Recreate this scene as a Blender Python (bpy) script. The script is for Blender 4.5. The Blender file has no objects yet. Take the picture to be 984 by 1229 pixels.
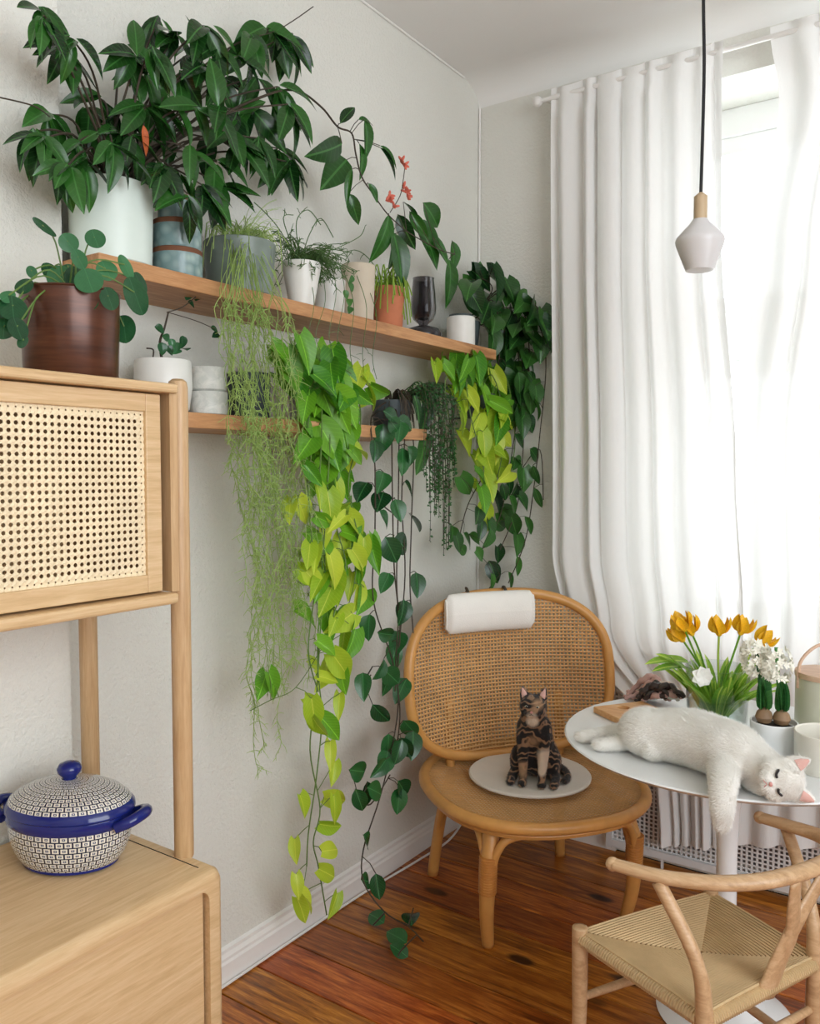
import bpy, bmesh, math, random
from mathutils import Vector, Matrix, noise
V = Vector
ZU = Vector((0, 0, 1))
PI = math.pi
rnd = random.Random(7)
scene = bpy.context.scene
col = scene.collection

# ------------------------------------------------------------------ camera
FPX, PITCH, YAW = 997.07, math.radians(2.864), math.radians(34.672)
CAM = V((1.6806, -2.909, 1.40))
cd = bpy.data.cameras.new('camera'); cam = bpy.data.objects.new('camera', cd); col.objects.link(cam)
cd.sensor_fit = 'VERTICAL'; cd.sensor_height = 36.0; cd.lens = 36.0 * FPX / 1229.0
cd.clip_start = 0.02
cam.location = CAM
cam.rotation_euler = (PI / 2 - PITCH, 0, YAW)
scene.camera = cam
FW = V((-math.sin(YAW) * math.cos(PITCH), math.cos(YAW) * math.cos(PITCH), -math.sin(PITCH)))
RT = V((math.cos(YAW), math.sin(YAW), 0)); UP = RT.cross(FW)

def at(px, py, **k):
    """a point of the room seen at this place of the photograph, on a plane of known x, y or z"""
    d = FW + RT * ((px - 492.0) / FPX) + UP * ((614.5 - py) / FPX)
    (a, v), = k.items()
    t = v if a == 'd' else (v - CAM['xyz'.index(a)]) / d['xyz'.index(a)]
    return CAM + d * t

# ------------------------------------------------------------------ light
world = bpy.data.worlds.new('overcast_sky'); scene.world = world; world.use_nodes = True
bg = world.node_tree.nodes['Background']
bg.inputs[0].default_value = (0.90, 0.95, 1.0, 1); bg.inputs[1].default_value = 5.0
scene.view_settings.view_transform = 'Standard'; scene.view_settings.look = 'None'
scene.view_settings.gamma = 1.0; scene.view_settings.use_curve_mapping = False
scene.view_settings.exposure = 0.5
scene.cycles.use_denoising = True
scene.cycles.max_bounces = 10; scene.cycles.diffuse_bounces = 5; scene.cycles.transparent_max_bounces = 24
scene.cycles.transmission_bounces = 8; scene.cycles.caustics_reflective = False; scene.cycles.caustics_refractive = False
scene.cycles.sample_clamp_indirect = 4.0
def portal(name, loc, rot, sx, sy):
    l = bpy.data.lights.new(name, 'AREA'); l.shape = 'RECTANGLE'; l.size = sx; l.size_y = sy
    l.cycles.is_portal = True
    o = bpy.data.objects.new(name, l); col.objects.link(o); o.location = loc; o.rotation_euler = rot
portal('window_portal', (1.44, 0.52, 1.76), (-PI / 2, 0, 0), 1.4, 2.0)       # the window in view
portal('added_side_portal', (3.64, -2.85, 1.8), (0, PI / 2, 0), 1.9, 2.5)   # unseen opening added in the right-hand wall for fill light

# ------------------------------------------------------------------ materials
MATS = {}
class NT:
    def __init__(s, name):
        s.m = bpy.data.materials.new(name); s.m.use_nodes = True; s.t = s.m.node_tree
        s.b = s.t.nodes['Principled BSDF']; s.out = s.t.nodes['Material Output']; MATS[name] = s.m
    def n(s, typ, **k):
        nd = s.t.nodes.new(typ)
        for a, v in k.items(): setattr(nd, a, v)
        return nd
    def l(s, a, b): s.t.links.new(a, b)
    def set(s, **k):
        for a, v in k.items():
            a = a.replace('_', ' ')
            if a not in s.b.inputs: continue
            s.b.inputs[a].default_value = v if not (isinstance(v, tuple) and len(v) == 3 and 'Radius' not in a) else (*v, 1)
    def coords(s, kind='Object', scale=(1, 1, 1), rot=(0, 0, 0)):
        tc = s.n('ShaderNodeTexCoord'); mp = s.n('ShaderNodeMapping')
        mp.inputs['Scale'].default_value = scale; mp.inputs['Rotation'].default_value = rot
        s.l(tc.outputs[kind], mp.inputs['Vector']); return mp.outputs[0]
    def noise(s, vec, scale, detail=3, rough=.55, dist=0):
        n = s.n('ShaderNodeTexNoise'); n.inputs['Scale'].default_value = scale; n.inputs['Detail'].default_value = detail
        n.inputs['Roughness'].default_value = rough; n.inputs['Distortion'].default_value = dist
        if vec is not None: s.l(vec, n.inputs['Vector'])
        return n.outputs['Fac']
    def ramp(s, fac, stops):
        r = s.n('ShaderNodeValToRGB'); e = r.color_ramp.elements
        while len(e) < len(stops): e.new(0.5)
        for el, (p, c) in zip(e, stops): el.position = p; el.color = (*c, 1)
        s.l(fac, r.inputs[0]); return r.outputs[0]
    def math(s, op, a, b=None, c=None):
        m = s.n('ShaderNodeMath', operation=op)
        for i, v in enumerate((a, b, c)):
            if v is None: continue
            if isinstance(v, (int, float)): m.inputs[i].default_value = v
            else: s.l(v, m.inputs[i])
        return m.outputs[0]
    def mix(s, fac, a, b):
        m = s.n('ShaderNodeMix', data_type='RGBA')
        if isinstance(fac, (int, float)): m.inputs[0].default_value = fac
        else: s.l(fac, m.inputs[0])
        for i, v in ((6, a), (7, b)):
            if isinstance(v, tuple): m.inputs[i].default_value = (*v, 1)
            else: s.l(v, m.inputs[i])
        return m.outputs[2]
    def color(s, o): s.l(o, s.b.inputs['Base Color'])
    def bump(s, h, strength=.3, dist=.002):
        b = s.n('ShaderNodeBump'); b.inputs['Strength'].default_value = strength; b.inputs['Distance'].default_value = dist
        s.l(h, b.inputs['Height']); s.l(b.outputs[0], s.b.inputs['Normal'])

def lin(r, g, b):
    f = lambda c: (c / 255 / 12.92) if c <= 10 else ((c / 255 + .055) / 1.055) ** 2.4
    return (f(r), f(g), f(b))

def plain(name, c, rough=.5, var=.06, bump=0, bscale=60, **k):
    m = NT(name); m.set(Roughness=rough, **k)
    n = m.noise(m.coords(), 14, 3)
    lo = tuple(x * (1 - var) for x in c); hi = tuple(min(1, x * (1 + var)) for x in c)
    m.color(m.ramp(n, [(.3, lo), (.7, hi)]))
    if bump: m.bump(m.noise(m.coords(), bscale, 2), bump, .002)
    return m

def wall_mat(name, c, strength):
    m = NT(name); m.set(Roughness=.9)
    m.color(m.ramp(m.noise(m.coords(), 2.5, 2), [(.35, tuple(x * .985 for x in c)), (.65, c)]))
    a = m.noise(m.coords(), 95, 2, .5); b = m.noise(m.coords(), 260, 2, .5)
    m.bump(m.math('ADD', a, m.math('MULTIPLY', b, .4)), strength, .004)
wall_mat('woodchip_wallpaper', lin(223, 222, 214), .9)
wall_mat('ceiling_paint', lin(234, 233, 230), .08)
plain('white_gloss_paint', lin(236, 234, 230), .35, .02)
plain('cable_white', lin(232, 230, 226), .4, .02)
plain('dark_underfloor', lin(30, 16, 8), .9)

def wood(name, cols, along='X', stretch=14, scale=9, rough=.4, bump=.12, rand=0.0, knots=0.0, coat=0.0, tight=0.0):
    m = NT(name); m.set(Roughness=rough)
    if coat: m.set(Coat_Weight=coat, Coat_Roughness=.18)
    sc = [stretch] * 3; sc['XYZ'.index(along)] = 1.0
    tc = m.n('ShaderNodeTexCoord'); oi = m.n('ShaderNodeObjectInfo')
    off = m.n('ShaderNodeCombineXYZ'); m.l(m.math('MULTIPLY', oi.outputs['Random'], 37.0), off.inputs[0]); m.l(m.math('MULTIPLY', oi.outputs['Random'], 11.0), off.inputs[1])
    ad = m.n('ShaderNodeVectorMath', operation='ADD'); m.l(tc.outputs['Object'], ad.inputs[0]); m.l(off.outputs[0], ad.inputs[1])
    mp = m.n('ShaderNodeMapping'); mp.inputs['Scale'].default_value = sc; m.l(ad.outputs[0], mp.inputs[0])
    g1 = m.noise(mp.outputs[0], scale * .35, 3, .5, 1.2); g2 = m.noise(mp.outputs[0], scale * 2.2, 5, .65, .4)
    g = m.math('ADD', m.math('MULTIPLY', g1, .62), m.math('MULTIPLY', g2, .38))
    c = m.ramp(g, [(.30 + .5 * tight, cols[0]), (.5, cols[1]), (.68 - .5 * tight, cols[2])])
    if rand:
        hv = m.n('ShaderNodeHueSaturation')
        m.l(m.math('ADD', m.math('MULTIPLY', oi.outputs['Random'], rand), 1 - rand / 2), hv.inputs['Value'])
        m.l(m.math('ADD', m.math('MULTIPLY', m.math('FRACT', m.math('MULTIPLY', oi.outputs['Random'], 7.3)), .022), .496), hv.inputs['Hue'])
        m.l(c, hv.inputs['Color']); c = hv.outputs[0]
    if knots:
        vz = m.n('ShaderNodeTexVoronoi'); vz.inputs['Scale'].default_value = 1.0
        mp2 = m.n('ShaderNodeMapping'); s2 = [7.0] * 3; s2['XYZ'.index(along)] = 3.2; mp2.inputs['Scale'].default_value = s2
        m.l(ad.outputs[0], mp2.inputs[0]); m.l(mp2.outputs[0], vz.inputs['Vector'])
        k = m.n('ShaderNodeMapRange'); k.inputs[1].default_value = .10; k.inputs[2].default_value = .17; k.inputs[3].default_value = 1; k.inputs[4].default_value = 0
        m.l(vz.outputs['Distance'], k.inputs[0]); c = m.mix(m.math('MULTIPLY', k.outputs[0], knots), c, tuple(x * .12 for x in cols[0]))
    m.color(c); m.bump(g2, bump, .0008)
wood('pine_floor', [lin(92, 36, 8), lin(158, 78, 24), lin(200, 118, 48)], 'X', 12, 10, .32, .1, .45, .9, coat=.12, tight=.09)
wood('pale_oak', [lin(190, 156, 112), lin(207, 175, 131), lin(219, 190, 150)], 'Y', 16, 12, .42, .08)
wood('pale_oak_upright', [lin(178, 142, 100), lin(196, 162, 120), lin(208, 178, 138)], 'Z', 16, 12, .42, .08)
wood('shelf_oak', [lin(150, 100, 62), lin(184, 134, 88), lin(206, 160, 114)], 'Y', 14, 10, .5, .12)
wood('chair_oak', [lin(170, 134, 96), lin(196, 160, 120), lin(212, 180, 142)], 'X', 9, 14, .4, .06)
wood('board_wood', [lin(190, 130, 76), lin(216, 160, 104), lin(226, 178, 124)], 'X', 12, 14, .5, .06)
wood('lid_wood', [lin(196, 158, 130), lin(214, 178, 150), lin(226, 194, 168)], 'X', 12, 14, .5, .06)
plain('rattan_pole', lin(206, 150, 82), .38, .10)
plain('rattan_binding', lin(190, 128, 62), .42, .14, .6, 130)
plain('rattan_cane', lin(206, 158, 100), .5, .14)
plain('pale_cane', lin(230, 212, 176), .55, .07)
plain('paper_cord', lin(206, 178, 134), .8, .10, .3, 200)
plain('white_lacquer', lin(238, 240, 240), .18, .01)
plain('white_ceramic', lin(226, 226, 220), .4, .03)
plain('white_glazed_planter', lin(214, 226, 218), .35, .02)
plain('grey_glaze', lin(120, 132, 124), .35, .2, .2, 20)
plain('dark_grey_pot', lin(62, 72, 74), .6, .1)
plain('black_pot', lin(28, 30, 32), .6, .1)
plain('beige_stoneware', lin(196, 184, 164), .7, .06, .2, 70)
plain('terracotta', lin(184, 112, 78), .8, .12, .2, 80)
plain('rough_clay', lin(112, 70, 46), .8, .1)
plain('navy_glaze', lin(24, 36, 110), .12, .08)
plain('felt_white', lin(222, 216, 206), .95, .03, .4, 300)
plain('pillow_cotton', lin(238, 235, 228), .9, .02, .3, 300)
plain('soil', lin(44, 32, 26), .95, .3, .8, 90)
plain('black_cord', lin(24, 24, 28), .6, .05)
plain('lamp_socket_brass', lin(196, 172, 138), .45, .05)
plain('sage_enamel', lin(206, 204, 184), .35, .03)
plain('cream_ceramic', lin(228, 224, 212), .35, .02)
plain('tulip_yellow', lin(240, 186, 30), .5, .12)
plain('petal_white', lin(244, 242, 236), .6, .03)
plain('hyacinth_petal', lin(240, 238, 224), .6, .04)
plain('bulb_skin', lin(146, 116, 86), .6, .25)
plain('coral_flower', lin(206, 104, 84), .6, .2)
plain('dried_orange_leaf', lin(176, 84, 34), .6, .2)
plain('dark_stem', lin(58, 48, 34), .7, .2)
plain('green_stem', lin(92, 122, 54), .6, .15)
plain('shell_cream', lin(214, 190, 172), .5, .25)
plain('shell_pink', lin(206, 164, 156), .6, .25)
plain('shell_dark', lin(70, 58, 56), .5, .5)
plain('pink_skin', lin(224, 178, 168), .6, .04)
plain('dark_line', lin(40, 34, 34), .5, .02)
plain('cat_nose', lin(214, 150, 142), .5, .02)
plain('radiator_paint', lin(222, 221, 220), .45, .02)
plain('window_paint', lin(240, 240, 238), .4, .01)
plain('dark_hole', lin(24, 16, 10), .9, .02)
plain('smoky_black_ceramic', lin(40, 38, 40), .15, .05)
plain('metal_grey', lin(150, 150, 150), .35, .05, Metallic=.7)

m = NT('brown_copper_glaze'); m.set(Roughness=.28, Metallic=.25)
m.color(m.ramp(m.noise(m.coords(scale=(3, 3, 30)), 3, 3), [(.3, lin(66, 36, 24)), (.7, lin(98, 58, 40))]))
m = NT('teal_glaze'); m.set(Roughness=.25)
vz = m.n('ShaderNodeTexVoronoi'); vz.inputs['Scale'].default_value = 38; m.l(m.coords(), vz.inputs['Vector'])
m.color(m.ramp(vz.outputs['Distance'], [(.1, lin(158, 178, 174)), (.6, lin(112, 138, 138))])); m.bump(vz.outputs['Distance'], .4, .003)
m = NT('cracked_white_glaze'); m.set(Roughness=.45)
m.color(m.ramp(m.noise(m.coords(), 30, 5, .7, 1), [(.45, lin(206, 208, 202)), (.6, lin(228, 228, 222))]))

m = NT('milk_glass'); m.set(Base_Color=lin(216, 214, 214), Roughness=.3)

def leaf_mat(name, a, b, rough=.38, transl=.28, vein=.5):
    m = NT(name); oi = m.n('ShaderNodeObjectInfo')
    n = m.noise(m.coords('Object'), 5, 2)
    f = m.math('ADD', m.math('MULTIPLY', oi.outputs['Random'], .8), m.math('MULTIPLY', n, .25))
    c = m.ramp(f, [(.1, a), (.9, b)])
    sx = m.n('ShaderNodeSeparateXYZ'); m.l(m.n('ShaderNodeTexCoord').outputs['Object'], sx.inputs[0])
    axx = m.math('ABSOLUTE', sx.outputs[0]); rib = m.math('LESS_THAN', axx, .014)
    lat = m.math('MULTIPLY', m.math('GREATER_THAN', m.math('SINE', m.math('MULTIPLY', m.math('SUBTRACT', sx.outputs[1], m.math('MULTIPLY', axx, .9)), 52.0)), .86), .22)
    if vein: c = m.mix(m.math('MULTIPLY', m.math('MAXIMUM', rib, lat), vein), c, tuple(min(1, x * 2.2 + .03) for x in b))
    m.color(c); m.set(Roughness=rough)
    tr = m.n('ShaderNodeBsdfTranslucent'); m.l(c, tr.inputs[0])
    mx = m.n('ShaderNodeMixShader'); mx.inputs[0].default_value = transl
    m.l(m.b.outputs[0], mx.inputs[1]); m.l(tr.outputs[0], mx.inputs[2]); m.l(mx.outputs[0], m.out.inputs[0])
leaf_mat('leaf_deep_green', lin(14, 44, 18), lin(46, 98, 34), .25, .22)
leaf_mat('leaf_hoya', lin(16, 58, 30), lin(46, 104, 52), .25, .22)
leaf_mat('leaf_pothos_dark', lin(18, 54, 28), lin(66, 120, 48), .28)
leaf_mat('leaf_pothos_green', lin(62, 132, 30), lin(120, 178, 40), .38)
leaf_mat('leaf_neon', lin(150, 190, 40), lin(206, 224, 70), .42, .35)
leaf_mat('leaf_pilea', lin(20, 62, 34), lin(64, 124, 78), .22, .28, .15)
leaf_mat('leaf_small', lin(40, 92, 40), lin(80, 132, 60), .4, .28, 0)
leaf_mat('twig_pale', lin(176, 202, 118), lin(206, 222, 150), .6, .45, 0)
leaf_mat('twig_dark', lin(52, 84, 44), lin(86, 120, 62), .6, .2, 0)
leaf_mat('grass_yellow', lin(140, 178, 60), lin(176, 198, 92), .5, .28, 0)
leaf_mat('tulip_leaf', lin(104, 166, 44), lin(168, 208, 78), .4, .4)
leaf_mat('hyacinth_leaf', lin(40, 96, 50), lin(72, 128, 62), .4)

def sheer(name, c, transl, transp):
    m = NT(name); m.set(Base_Color=c, Roughness=.95)
    tr = m.n('ShaderNodeBsdfTranslucent'); tr.inputs[0].default_value = (*c, 1)
    m1 = m.n('ShaderNodeMixShader'); m1.inputs[0].default_value = transl
    m.l(m.b.outputs[0], m1.inputs[1]); m.l(tr.outputs[0], m1.inputs[2])
    tp = m.n('ShaderNodeBsdfTransparent')
    m2 = m.n('ShaderNodeMixShader')
    w = m.noise(m.coords(scale=(1, 1, .08)), 420, 1)
    m.l(m.math('MULTIPLY', w, transp * 2), m2.inputs[0])
    m.l(m1.outputs[0], m2.inputs[1]); m.l(tp.outputs[0], m2.inputs[2]); m.l(m2.outputs[0], m.out.inputs[0])
sheer('sheer_linen', lin(244, 243, 241), .18, .02)

def clear(name, tint, gl):
    m = NT(name)
    tp = m.n('ShaderNodeBsdfTransparent'); tp.inputs[0].default_value = (*tint, 1)
    g = m.n('ShaderNodeBsdfGlossy'); g.inputs['Roughness'].default_value = .03
    lw = m.n('ShaderNodeLayerWeight'); lw.inputs[0].default_value = gl
    mx = m.n('ShaderNodeMixShader'); m.l(lw.outputs['Facing'], mx.inputs[0])
    m.l(tp.outputs[0], mx.inputs[1]); m.l(g.outputs[0], mx.inputs[2]); m.l(mx.outputs[0], m.out.inputs[0])
clear('window_glass', (.97, .98, .98), .06)
clear('vase_glass', (.93, .96, .95), .22)
clear('smoky_glass', (.42, .40, .42), .25)

# printed folk pattern on the casserole: rows of little framed tiles, laid out in the mesh's own UVs
m = NT('folk_pattern_glaze'); m.set(Roughness=.12, Coat_Weight=.4)
uv = m.n('ShaderNodeTexCoord'); sp = m.n('ShaderNodeSeparateXYZ'); m.l(uv.outputs['UV'], sp.inputs[0])
row = m.math('FLOOR', sp.outputs[1]); vv = m.math('FRACT', sp.outputs[1])
uu = m.math('FRACT', m.math('ADD', sp.outputs[0], m.math('MULTIPLY', row, .5)))
du = m.math('ABSOLUTE', m.math('SUBTRACT', uu, .5)); dv = m.math('ABSOLUTE', m.math('SUBTRACT', vv, .5))
edge = m.math('GREATER_THAN', m.math('MAXIMUM', du, dv), .40)
ring = m.math('MULTIPLY', m.math('LESS_THAN', m.math('MAXIMUM', du, dv), .19), m.math('GREATER_THAN', m.math('MAXIMUM', du, dv), .07))
c = m.mix(edge, lin(222, 218, 206), lin(30, 34, 60)); c = m.mix(ring, c, lin(70, 78, 110)); m.color(c)

# coats
m = NT('white_fur'); m.set(Roughness=.9, Sheen_Weight=.3)
m.color(m.ramp(m.noise(m.coords(), 20, 3), [(.3, lin(232, 229, 220)), (.7, lin(244, 242, 236))]))
m.bump(m.noise(m.coords(scale=(1, 1, 1)), 160, 4, .7, .6), .5, .004)
m = NT('tabby_fur'); m.set(Roughness=.85, Sheen_Weight=.2)
ob = m.coords(); wv = m.n('ShaderNodeTexWave', bands_direction='Z'); wv.inputs['Scale'].default_value = 11; wv.inputs['Distortion'].default_value = 16; wv.inputs['Detail'].default_value = 2; wv.inputs['Detail Scale'].default_value = 1.6
m.l(ob, wv.inputs['Vector'])
coat = m.ramp(wv.outputs['Fac'], [(.50, lin(26, 22, 23)), (.68, lin(66, 50, 42)), (.90, lin(150, 116, 88))])
sp = m.n('ShaderNodeSeparateXYZ'); m.l(m.n('ShaderNodeTexCoord').outputs['Object'], sp.inputs[0])
def blob(cx, cy, cz, r, soft=.3):
    d = m.n('ShaderNodeVectorMath', operation='DISTANCE'); m.l(m.n('ShaderNodeTexCoord').outputs['Object'], d.inputs[0]); d.inputs[1].default_value = (cx, cy, cz)
    k = m.n('ShaderNodeMapRange'); k.inputs[1].default_value = r * (1 - soft); k.inputs[2].default_value = r * (1 + soft); k.inputs[3].default_value = 1; k.inputs[4].default_value = 0
    m.l(d.outputs['Value'], k.inputs[0]); return k.outputs[0]
TABBY = m; TABBY_COAT = coat

# ------------------------------------------------------------------ mesh builders
LOC = {}
def spl(pts, n=8, closed=False):
    pts = [V(p) for p in pts]; out = []; N = len(pts)
    rng = N if closed else N - 1
    for i in range(rng):
        g = (lambda k: pts[k % N]) if closed else (lambda k: pts[max(0, min(N - 1, k))])
        a, b, c, d = g(i - 1), g(i), g(i + 1), g(i + 2)
        for j in range(n):
            t = j / n
            out.append(.5 * ((2 * b) + (c - a) * t + (2 * a - 5 * b + 4 * c - d) * t * t + (3 * b - a - 3 * c + d) * t ** 3))
    if not closed: out.append(pts[-1])
    return out

class MB:
    def __init__(s): s.v = []; s.f = []; s.uv = {}
    def box(s, x0, x1, y0, y1, z0, z1):
        b = len(s.v)
        s.v += [V(p) for p in ((x0, y0, z0), (x1, y0, z0), (x1, y1, z0), (x0, y1, z0), (x0, y0, z1), (x1, y0, z1), (x1, y1, z1), (x0, y1, z1))]
        s.f += [tuple(b + i for i in q) for q in ((0, 3, 2, 1), (4, 5, 6, 7), (0, 1, 5, 4), (1, 2, 6, 5), (2, 3, 7, 6), (3, 0, 4, 7))]
        return s
    def obox(s, c, ax, ay, az, hx, hy, hz):
        b = len(s.v); c = V(c)
        for z in (-1, 1):
            for (x, y) in ((-1, -1), (1, -1), (1, 1), (-1, 1)): s.v.append(c + ax * hx * x + ay * hy * y + az * hz * z)
        s.f += [tuple(b + i for i in q) for q in ((0, 3, 2, 1), (4, 5, 6, 7), (0, 1, 5, 4), (1, 2, 6, 5), (2, 3, 7, 6), (3, 0, 4, 7))]
        return s
    def tube(s, pts, r, sides=8, closed=False, caps=True, flat=None, up=None):
        pts = [V(p) for p in pts]; n = len(pts); b = len(s.v)
        if n < 2: return s
        T = []
        for i in range(n):
            if closed: t = pts[(i + 1) % n] - pts[i - 1]
            else: t = pts[min(n - 1, i + 1)] - pts[max(0, i - 1)]
            T.append(t.normalized() if t.length > 1e-9 else V((0, 0, 1)))
        u = V(up) if up is not None else (V((0, 0, 1)) if abs(T[0].z) < .9 else V((1, 0, 0)))
        for i in range(n):
            if up is not None: u = V(up)
            u = u - T[i] * u.dot(T[i])
            u = u.normalized() if u.length > 1e-6 else T[i].orthogonal().normalized()
            w = T[i].cross(u); ri = r[i] if isinstance(r, (list, tuple)) else r
            for k in range(sides):
                a = 2 * PI * k / sides + (PI / 4 if sides == 4 else 0)
                s.v.append(pts[i] + u * math.cos(a) * ri * (flat or 1) + w * math.sin(a) * ri)
        for i in range(n if closed else n - 1):
            j = (i + 1) % n
            for k in range(sides):
                l = (k + 1) % sides
                s.f.append((b + i * sides + k, b + i * sides + l, b + j * sides + l, b + j * sides + k))
        if caps and not closed:
            s.f.append(tuple(b + k for k in range(sides))[::-1]); s.f.append(tuple(b + (n - 1) * sides + k for k in range(sides)))
        return s
    def lathe(s, prof, c=(0, 0, 0), seg=32, sx=1, sy=1, rot=0, uvs=None, basis=None):
        b = len(s.v); c = V(c); n = len(prof); rings = []
        ln = 0
        for i, (r, z) in enumerate(prof):
            if i: ln += math.hypot(r - prof[i - 1][0], z - prof[i - 1][1])
            rings.append(ln)
            for k in range(seg):
                a = 2 * PI * k / seg; x, y = math.cos(a) * r * sx, math.sin(a) * r * sy
                p = V((x * math.cos(rot) - y * math.sin(rot), x * math.sin(rot) + y * math.cos(rot), z))
                s.v.append(c + (basis @ p if basis is not None else p))
        for i in range(n - 1):
            for k in range(seg):
                l = (k + 1) % seg
                if uvs: s.uv[len(s.f)] = [(k * uvs[0] / seg, rings[i] * uvs[1]), ((k + 1) * uvs[0] / seg, rings[i] * uvs[1]), ((k + 1) * uvs[0] / seg, rings[i + 1] * uvs[1]), (k * uvs[0] / seg, rings[i + 1] * uvs[1])]
                s.f.append((b + i * seg + k, b + i * seg + l, b + (i + 1) * seg + l, b + (i + 1) * seg + k))
        if prof[0][0] > 1e-5: s.f.append(tuple(b + k for k in range(seg))[::-1])
        if prof[-1][0] > 1e-5: s.f.append(tuple(b + (n - 1) * seg + k for k in range(seg)))
        return s
    def grid(s, fn, nu, nv, flip=False):
        b = len(s.v)
        for j in range(nv + 1):
            for i in range(nu + 1): s.v.append(V(fn(i / nu, j / nv)))
        for j in range(nv):
            for i in range(nu):
                q = (b + j * (nu + 1) + i, b + j * (nu + 1) + i + 1, b + (j + 1) * (nu + 1) + i + 1, b + (j + 1) * (nu + 1) + i)
                s.f.append(q[::-1] if flip else q)
        return s
    def ell(s, c, r, axes=None, seg=16, rings=10):
        c = V(c); b = len(s.v); r = V(r) if hasattr(r, '__len__') else V((r, r, r))
        for i in range(rings + 1):
            th = PI * i / rings
            for k in range(seg):
                ph = 2 * PI * k / seg; p = V((math.sin(th) * math.cos(ph) * r.x, math.sin(th) * math.sin(ph) * r.y, math.cos(th) * r.z))
                s.v.append(c + (axes @ p if axes is not None else p))
        for i in range(rings):
            for k in range(seg):
                l = (k + 1) % seg; s.f.append((b + i * seg + k, b + (i + 1) * seg + k, b + (i + 1) * seg + l, b + i * seg + l))
        return s
    def build(s, name, mat, parent=None, smooth=True, angle=40, bevel=0, solid=0, subsurf=0):
        o0 = LOC.get(parent, V((0, 0, 0)))
        me = bpy.data.meshes.new(name); me.from_pydata([p - o0 for p in s.v], [], s.f)
        if s.uv:
            ul = me.uv_layers.new(name='UVMap')
            for pi, uvl in s.uv.items():
                for li, q in zip(me.polygons[pi].loop_indices, uvl): ul.data[li].uv = q
        me.materials.append(MATS[mat])
        if smooth:
            me.polygons.foreach_set('use_smooth', [True] * len(me.polygons))
            if angle < 180: me.set_sharp_from_angle(angle=math.radians(angle))
        o = bpy.data.objects.new(name, me); col.objects.link(o)
        if parent is not None: o.parent = parent; LOC[o] = o0
        if bevel:
            bv = o.modifiers.new('round', 'BEVEL'); bv.width = bevel; bv.segments = 2; bv.limit_method = 'ANGLE'
        if solid:
            sd = o.modifiers.new('thick', 'SOLIDIFY'); sd.thickness = solid; sd.offset = 0
        if subsurf:
            ss = o.modifiers.new('soft', 'SUBSURF'); ss.levels = subsurf; ss.render_levels = subsurf
        return o

def tag(o, label=None, cat=None, group=None, kind=None):
    if label: o['label'] = label
    if cat: o['category'] = cat
    if group: o['group'] = group
    if kind: o['kind'] = kind
    return o
def thing(name, loc, label, cat, group=None):
    o = bpy.data.objects.new(name, None); col.objects.link(o); o.location = loc; o.empty_display_size = .05
    LOC[o] = V(loc); return tag(o, label, cat, group)
def struct(name, mb, mat, label=None, **k):
    o = mb.build(name, mat, **k); LOC[o] = V((0, 0, 0)); o['kind'] = 'structure'
    if label: o['label'] = label
    return o

# ------------------------------------------------------------------ the room
HC, XR, YB = 2.90, 3.6, -4.6       # ceiling height, far right wall, wall behind the camera
W0, W1, WZ0, WZ1, WD = 0.66, 2.10, 0.80, 2.70, 0.32   # window opening and niche depth
floor = struct('floor', MB().box(-.1, XR, YB, .3, -.08, -.022), 'dark_underfloor', 'old pine floorboards running towards the shelf wall')
pw = .1415; k0 = math.floor((YB + 1.277) / pw)
plank_meshes = {}
for k in range(k0, 10):
    y0 = -1.277 + pw * k; y1 = min(y0 + pw, .0)
    if y0 > -.01 or y1 < YB: continue
    y0 = max(y0, YB)
    cuts = [0.0] + ([rnd.uniform(1.4, 2.6)] if k % 2 else []) + [XR]
    for a, b in zip(cuts[:-1], cuts[1:]):
        g = .0022
        MB().box(a + .001, b - .001, y0 + g, y1 - g * rnd.uniform(.5, 1.2), -.022, rnd.uniform(-.0012, 0)).build('plank', 'pine_floor', floor, bevel=.0022, smooth=False)
PX, PY = .09, -1.88                # the jutting part of the shelf wall behind the cabinet
wl = struct('wall_left', MB().box(-.12, 0, PY, .5, 0, HC), 'woodchip_wallpaper', 'off-white textured wall behind the shelves', smooth=False)
struct('wall_breast', MB().box(-.12, PX, YB, PY, 0, HC), 'woodchip_wallpaper', 'jutting off-white textured wall behind the oak cabinet', smooth=False)
b = MB()
b.box(-.12, W0, 0, .5, 0, HC); b.box(W1, XR + .1, 0, .5, 0, HC); b.box(W0, W1, 0, .5, 0, WZ0 - .03); b.box(W0, W1, 0, .5, WZ1, HC)
struct('wall_back', b, 'woodchip_wallpaper', 'light grey textured wall around the window', smooth=False)
b = MB(); b.box(XR, XR + .1, YB, -4.1, 0, HC); b.box(XR, XR + .1, -1.6, .5, 0, HC); b.box(XR, XR + .1, -4.1, -1.6, 0, .85); b.box(XR, XR + .1, -4.1, -1.6, 2.75, HC)  # right-hand wall; its unseen opening is added to let in side light
struct('wall_right', b, 'woodchip_wallpaper', smooth=False)
struct('wall_front', MB().box(-.12, XR + .1, YB - .1, YB, 0, HC), 'woodchip_wallpaper', smooth=False)
struct('ceiling', MB().box(-.12, XR + .1, YB - .1, .5, HC, HC + .1), 'ceiling_paint', 'white ceiling with a rounded edge above the window', smooth=False)
cv = MB()
R_ = .14
prof = [(0 - .0, HC - R_ * .55)] + [(-R_ + R_ * math.cos(a), HC - R_ * .55 + R_ * .55 * math.sin(a)) for a in [i * PI / 16 for i in range(1, 9)]]
cv.grid(lambda u, v: (u * XR, prof[min(8, int(round(v * 8)))][0], prof[min(8, int(round(v * 8)))][1]), 1, 8)
struct('trim_1', cv, 'ceiling_paint', 'rounded plaster cove between ceiling and window wall')
struct('trim_2', MB().tube([(.004, PY, HC - .004), (.004, -.12, HC - .004)], .004, 6), 'white_gloss_paint', 'thin white line along the ceiling over the shelves')
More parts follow.
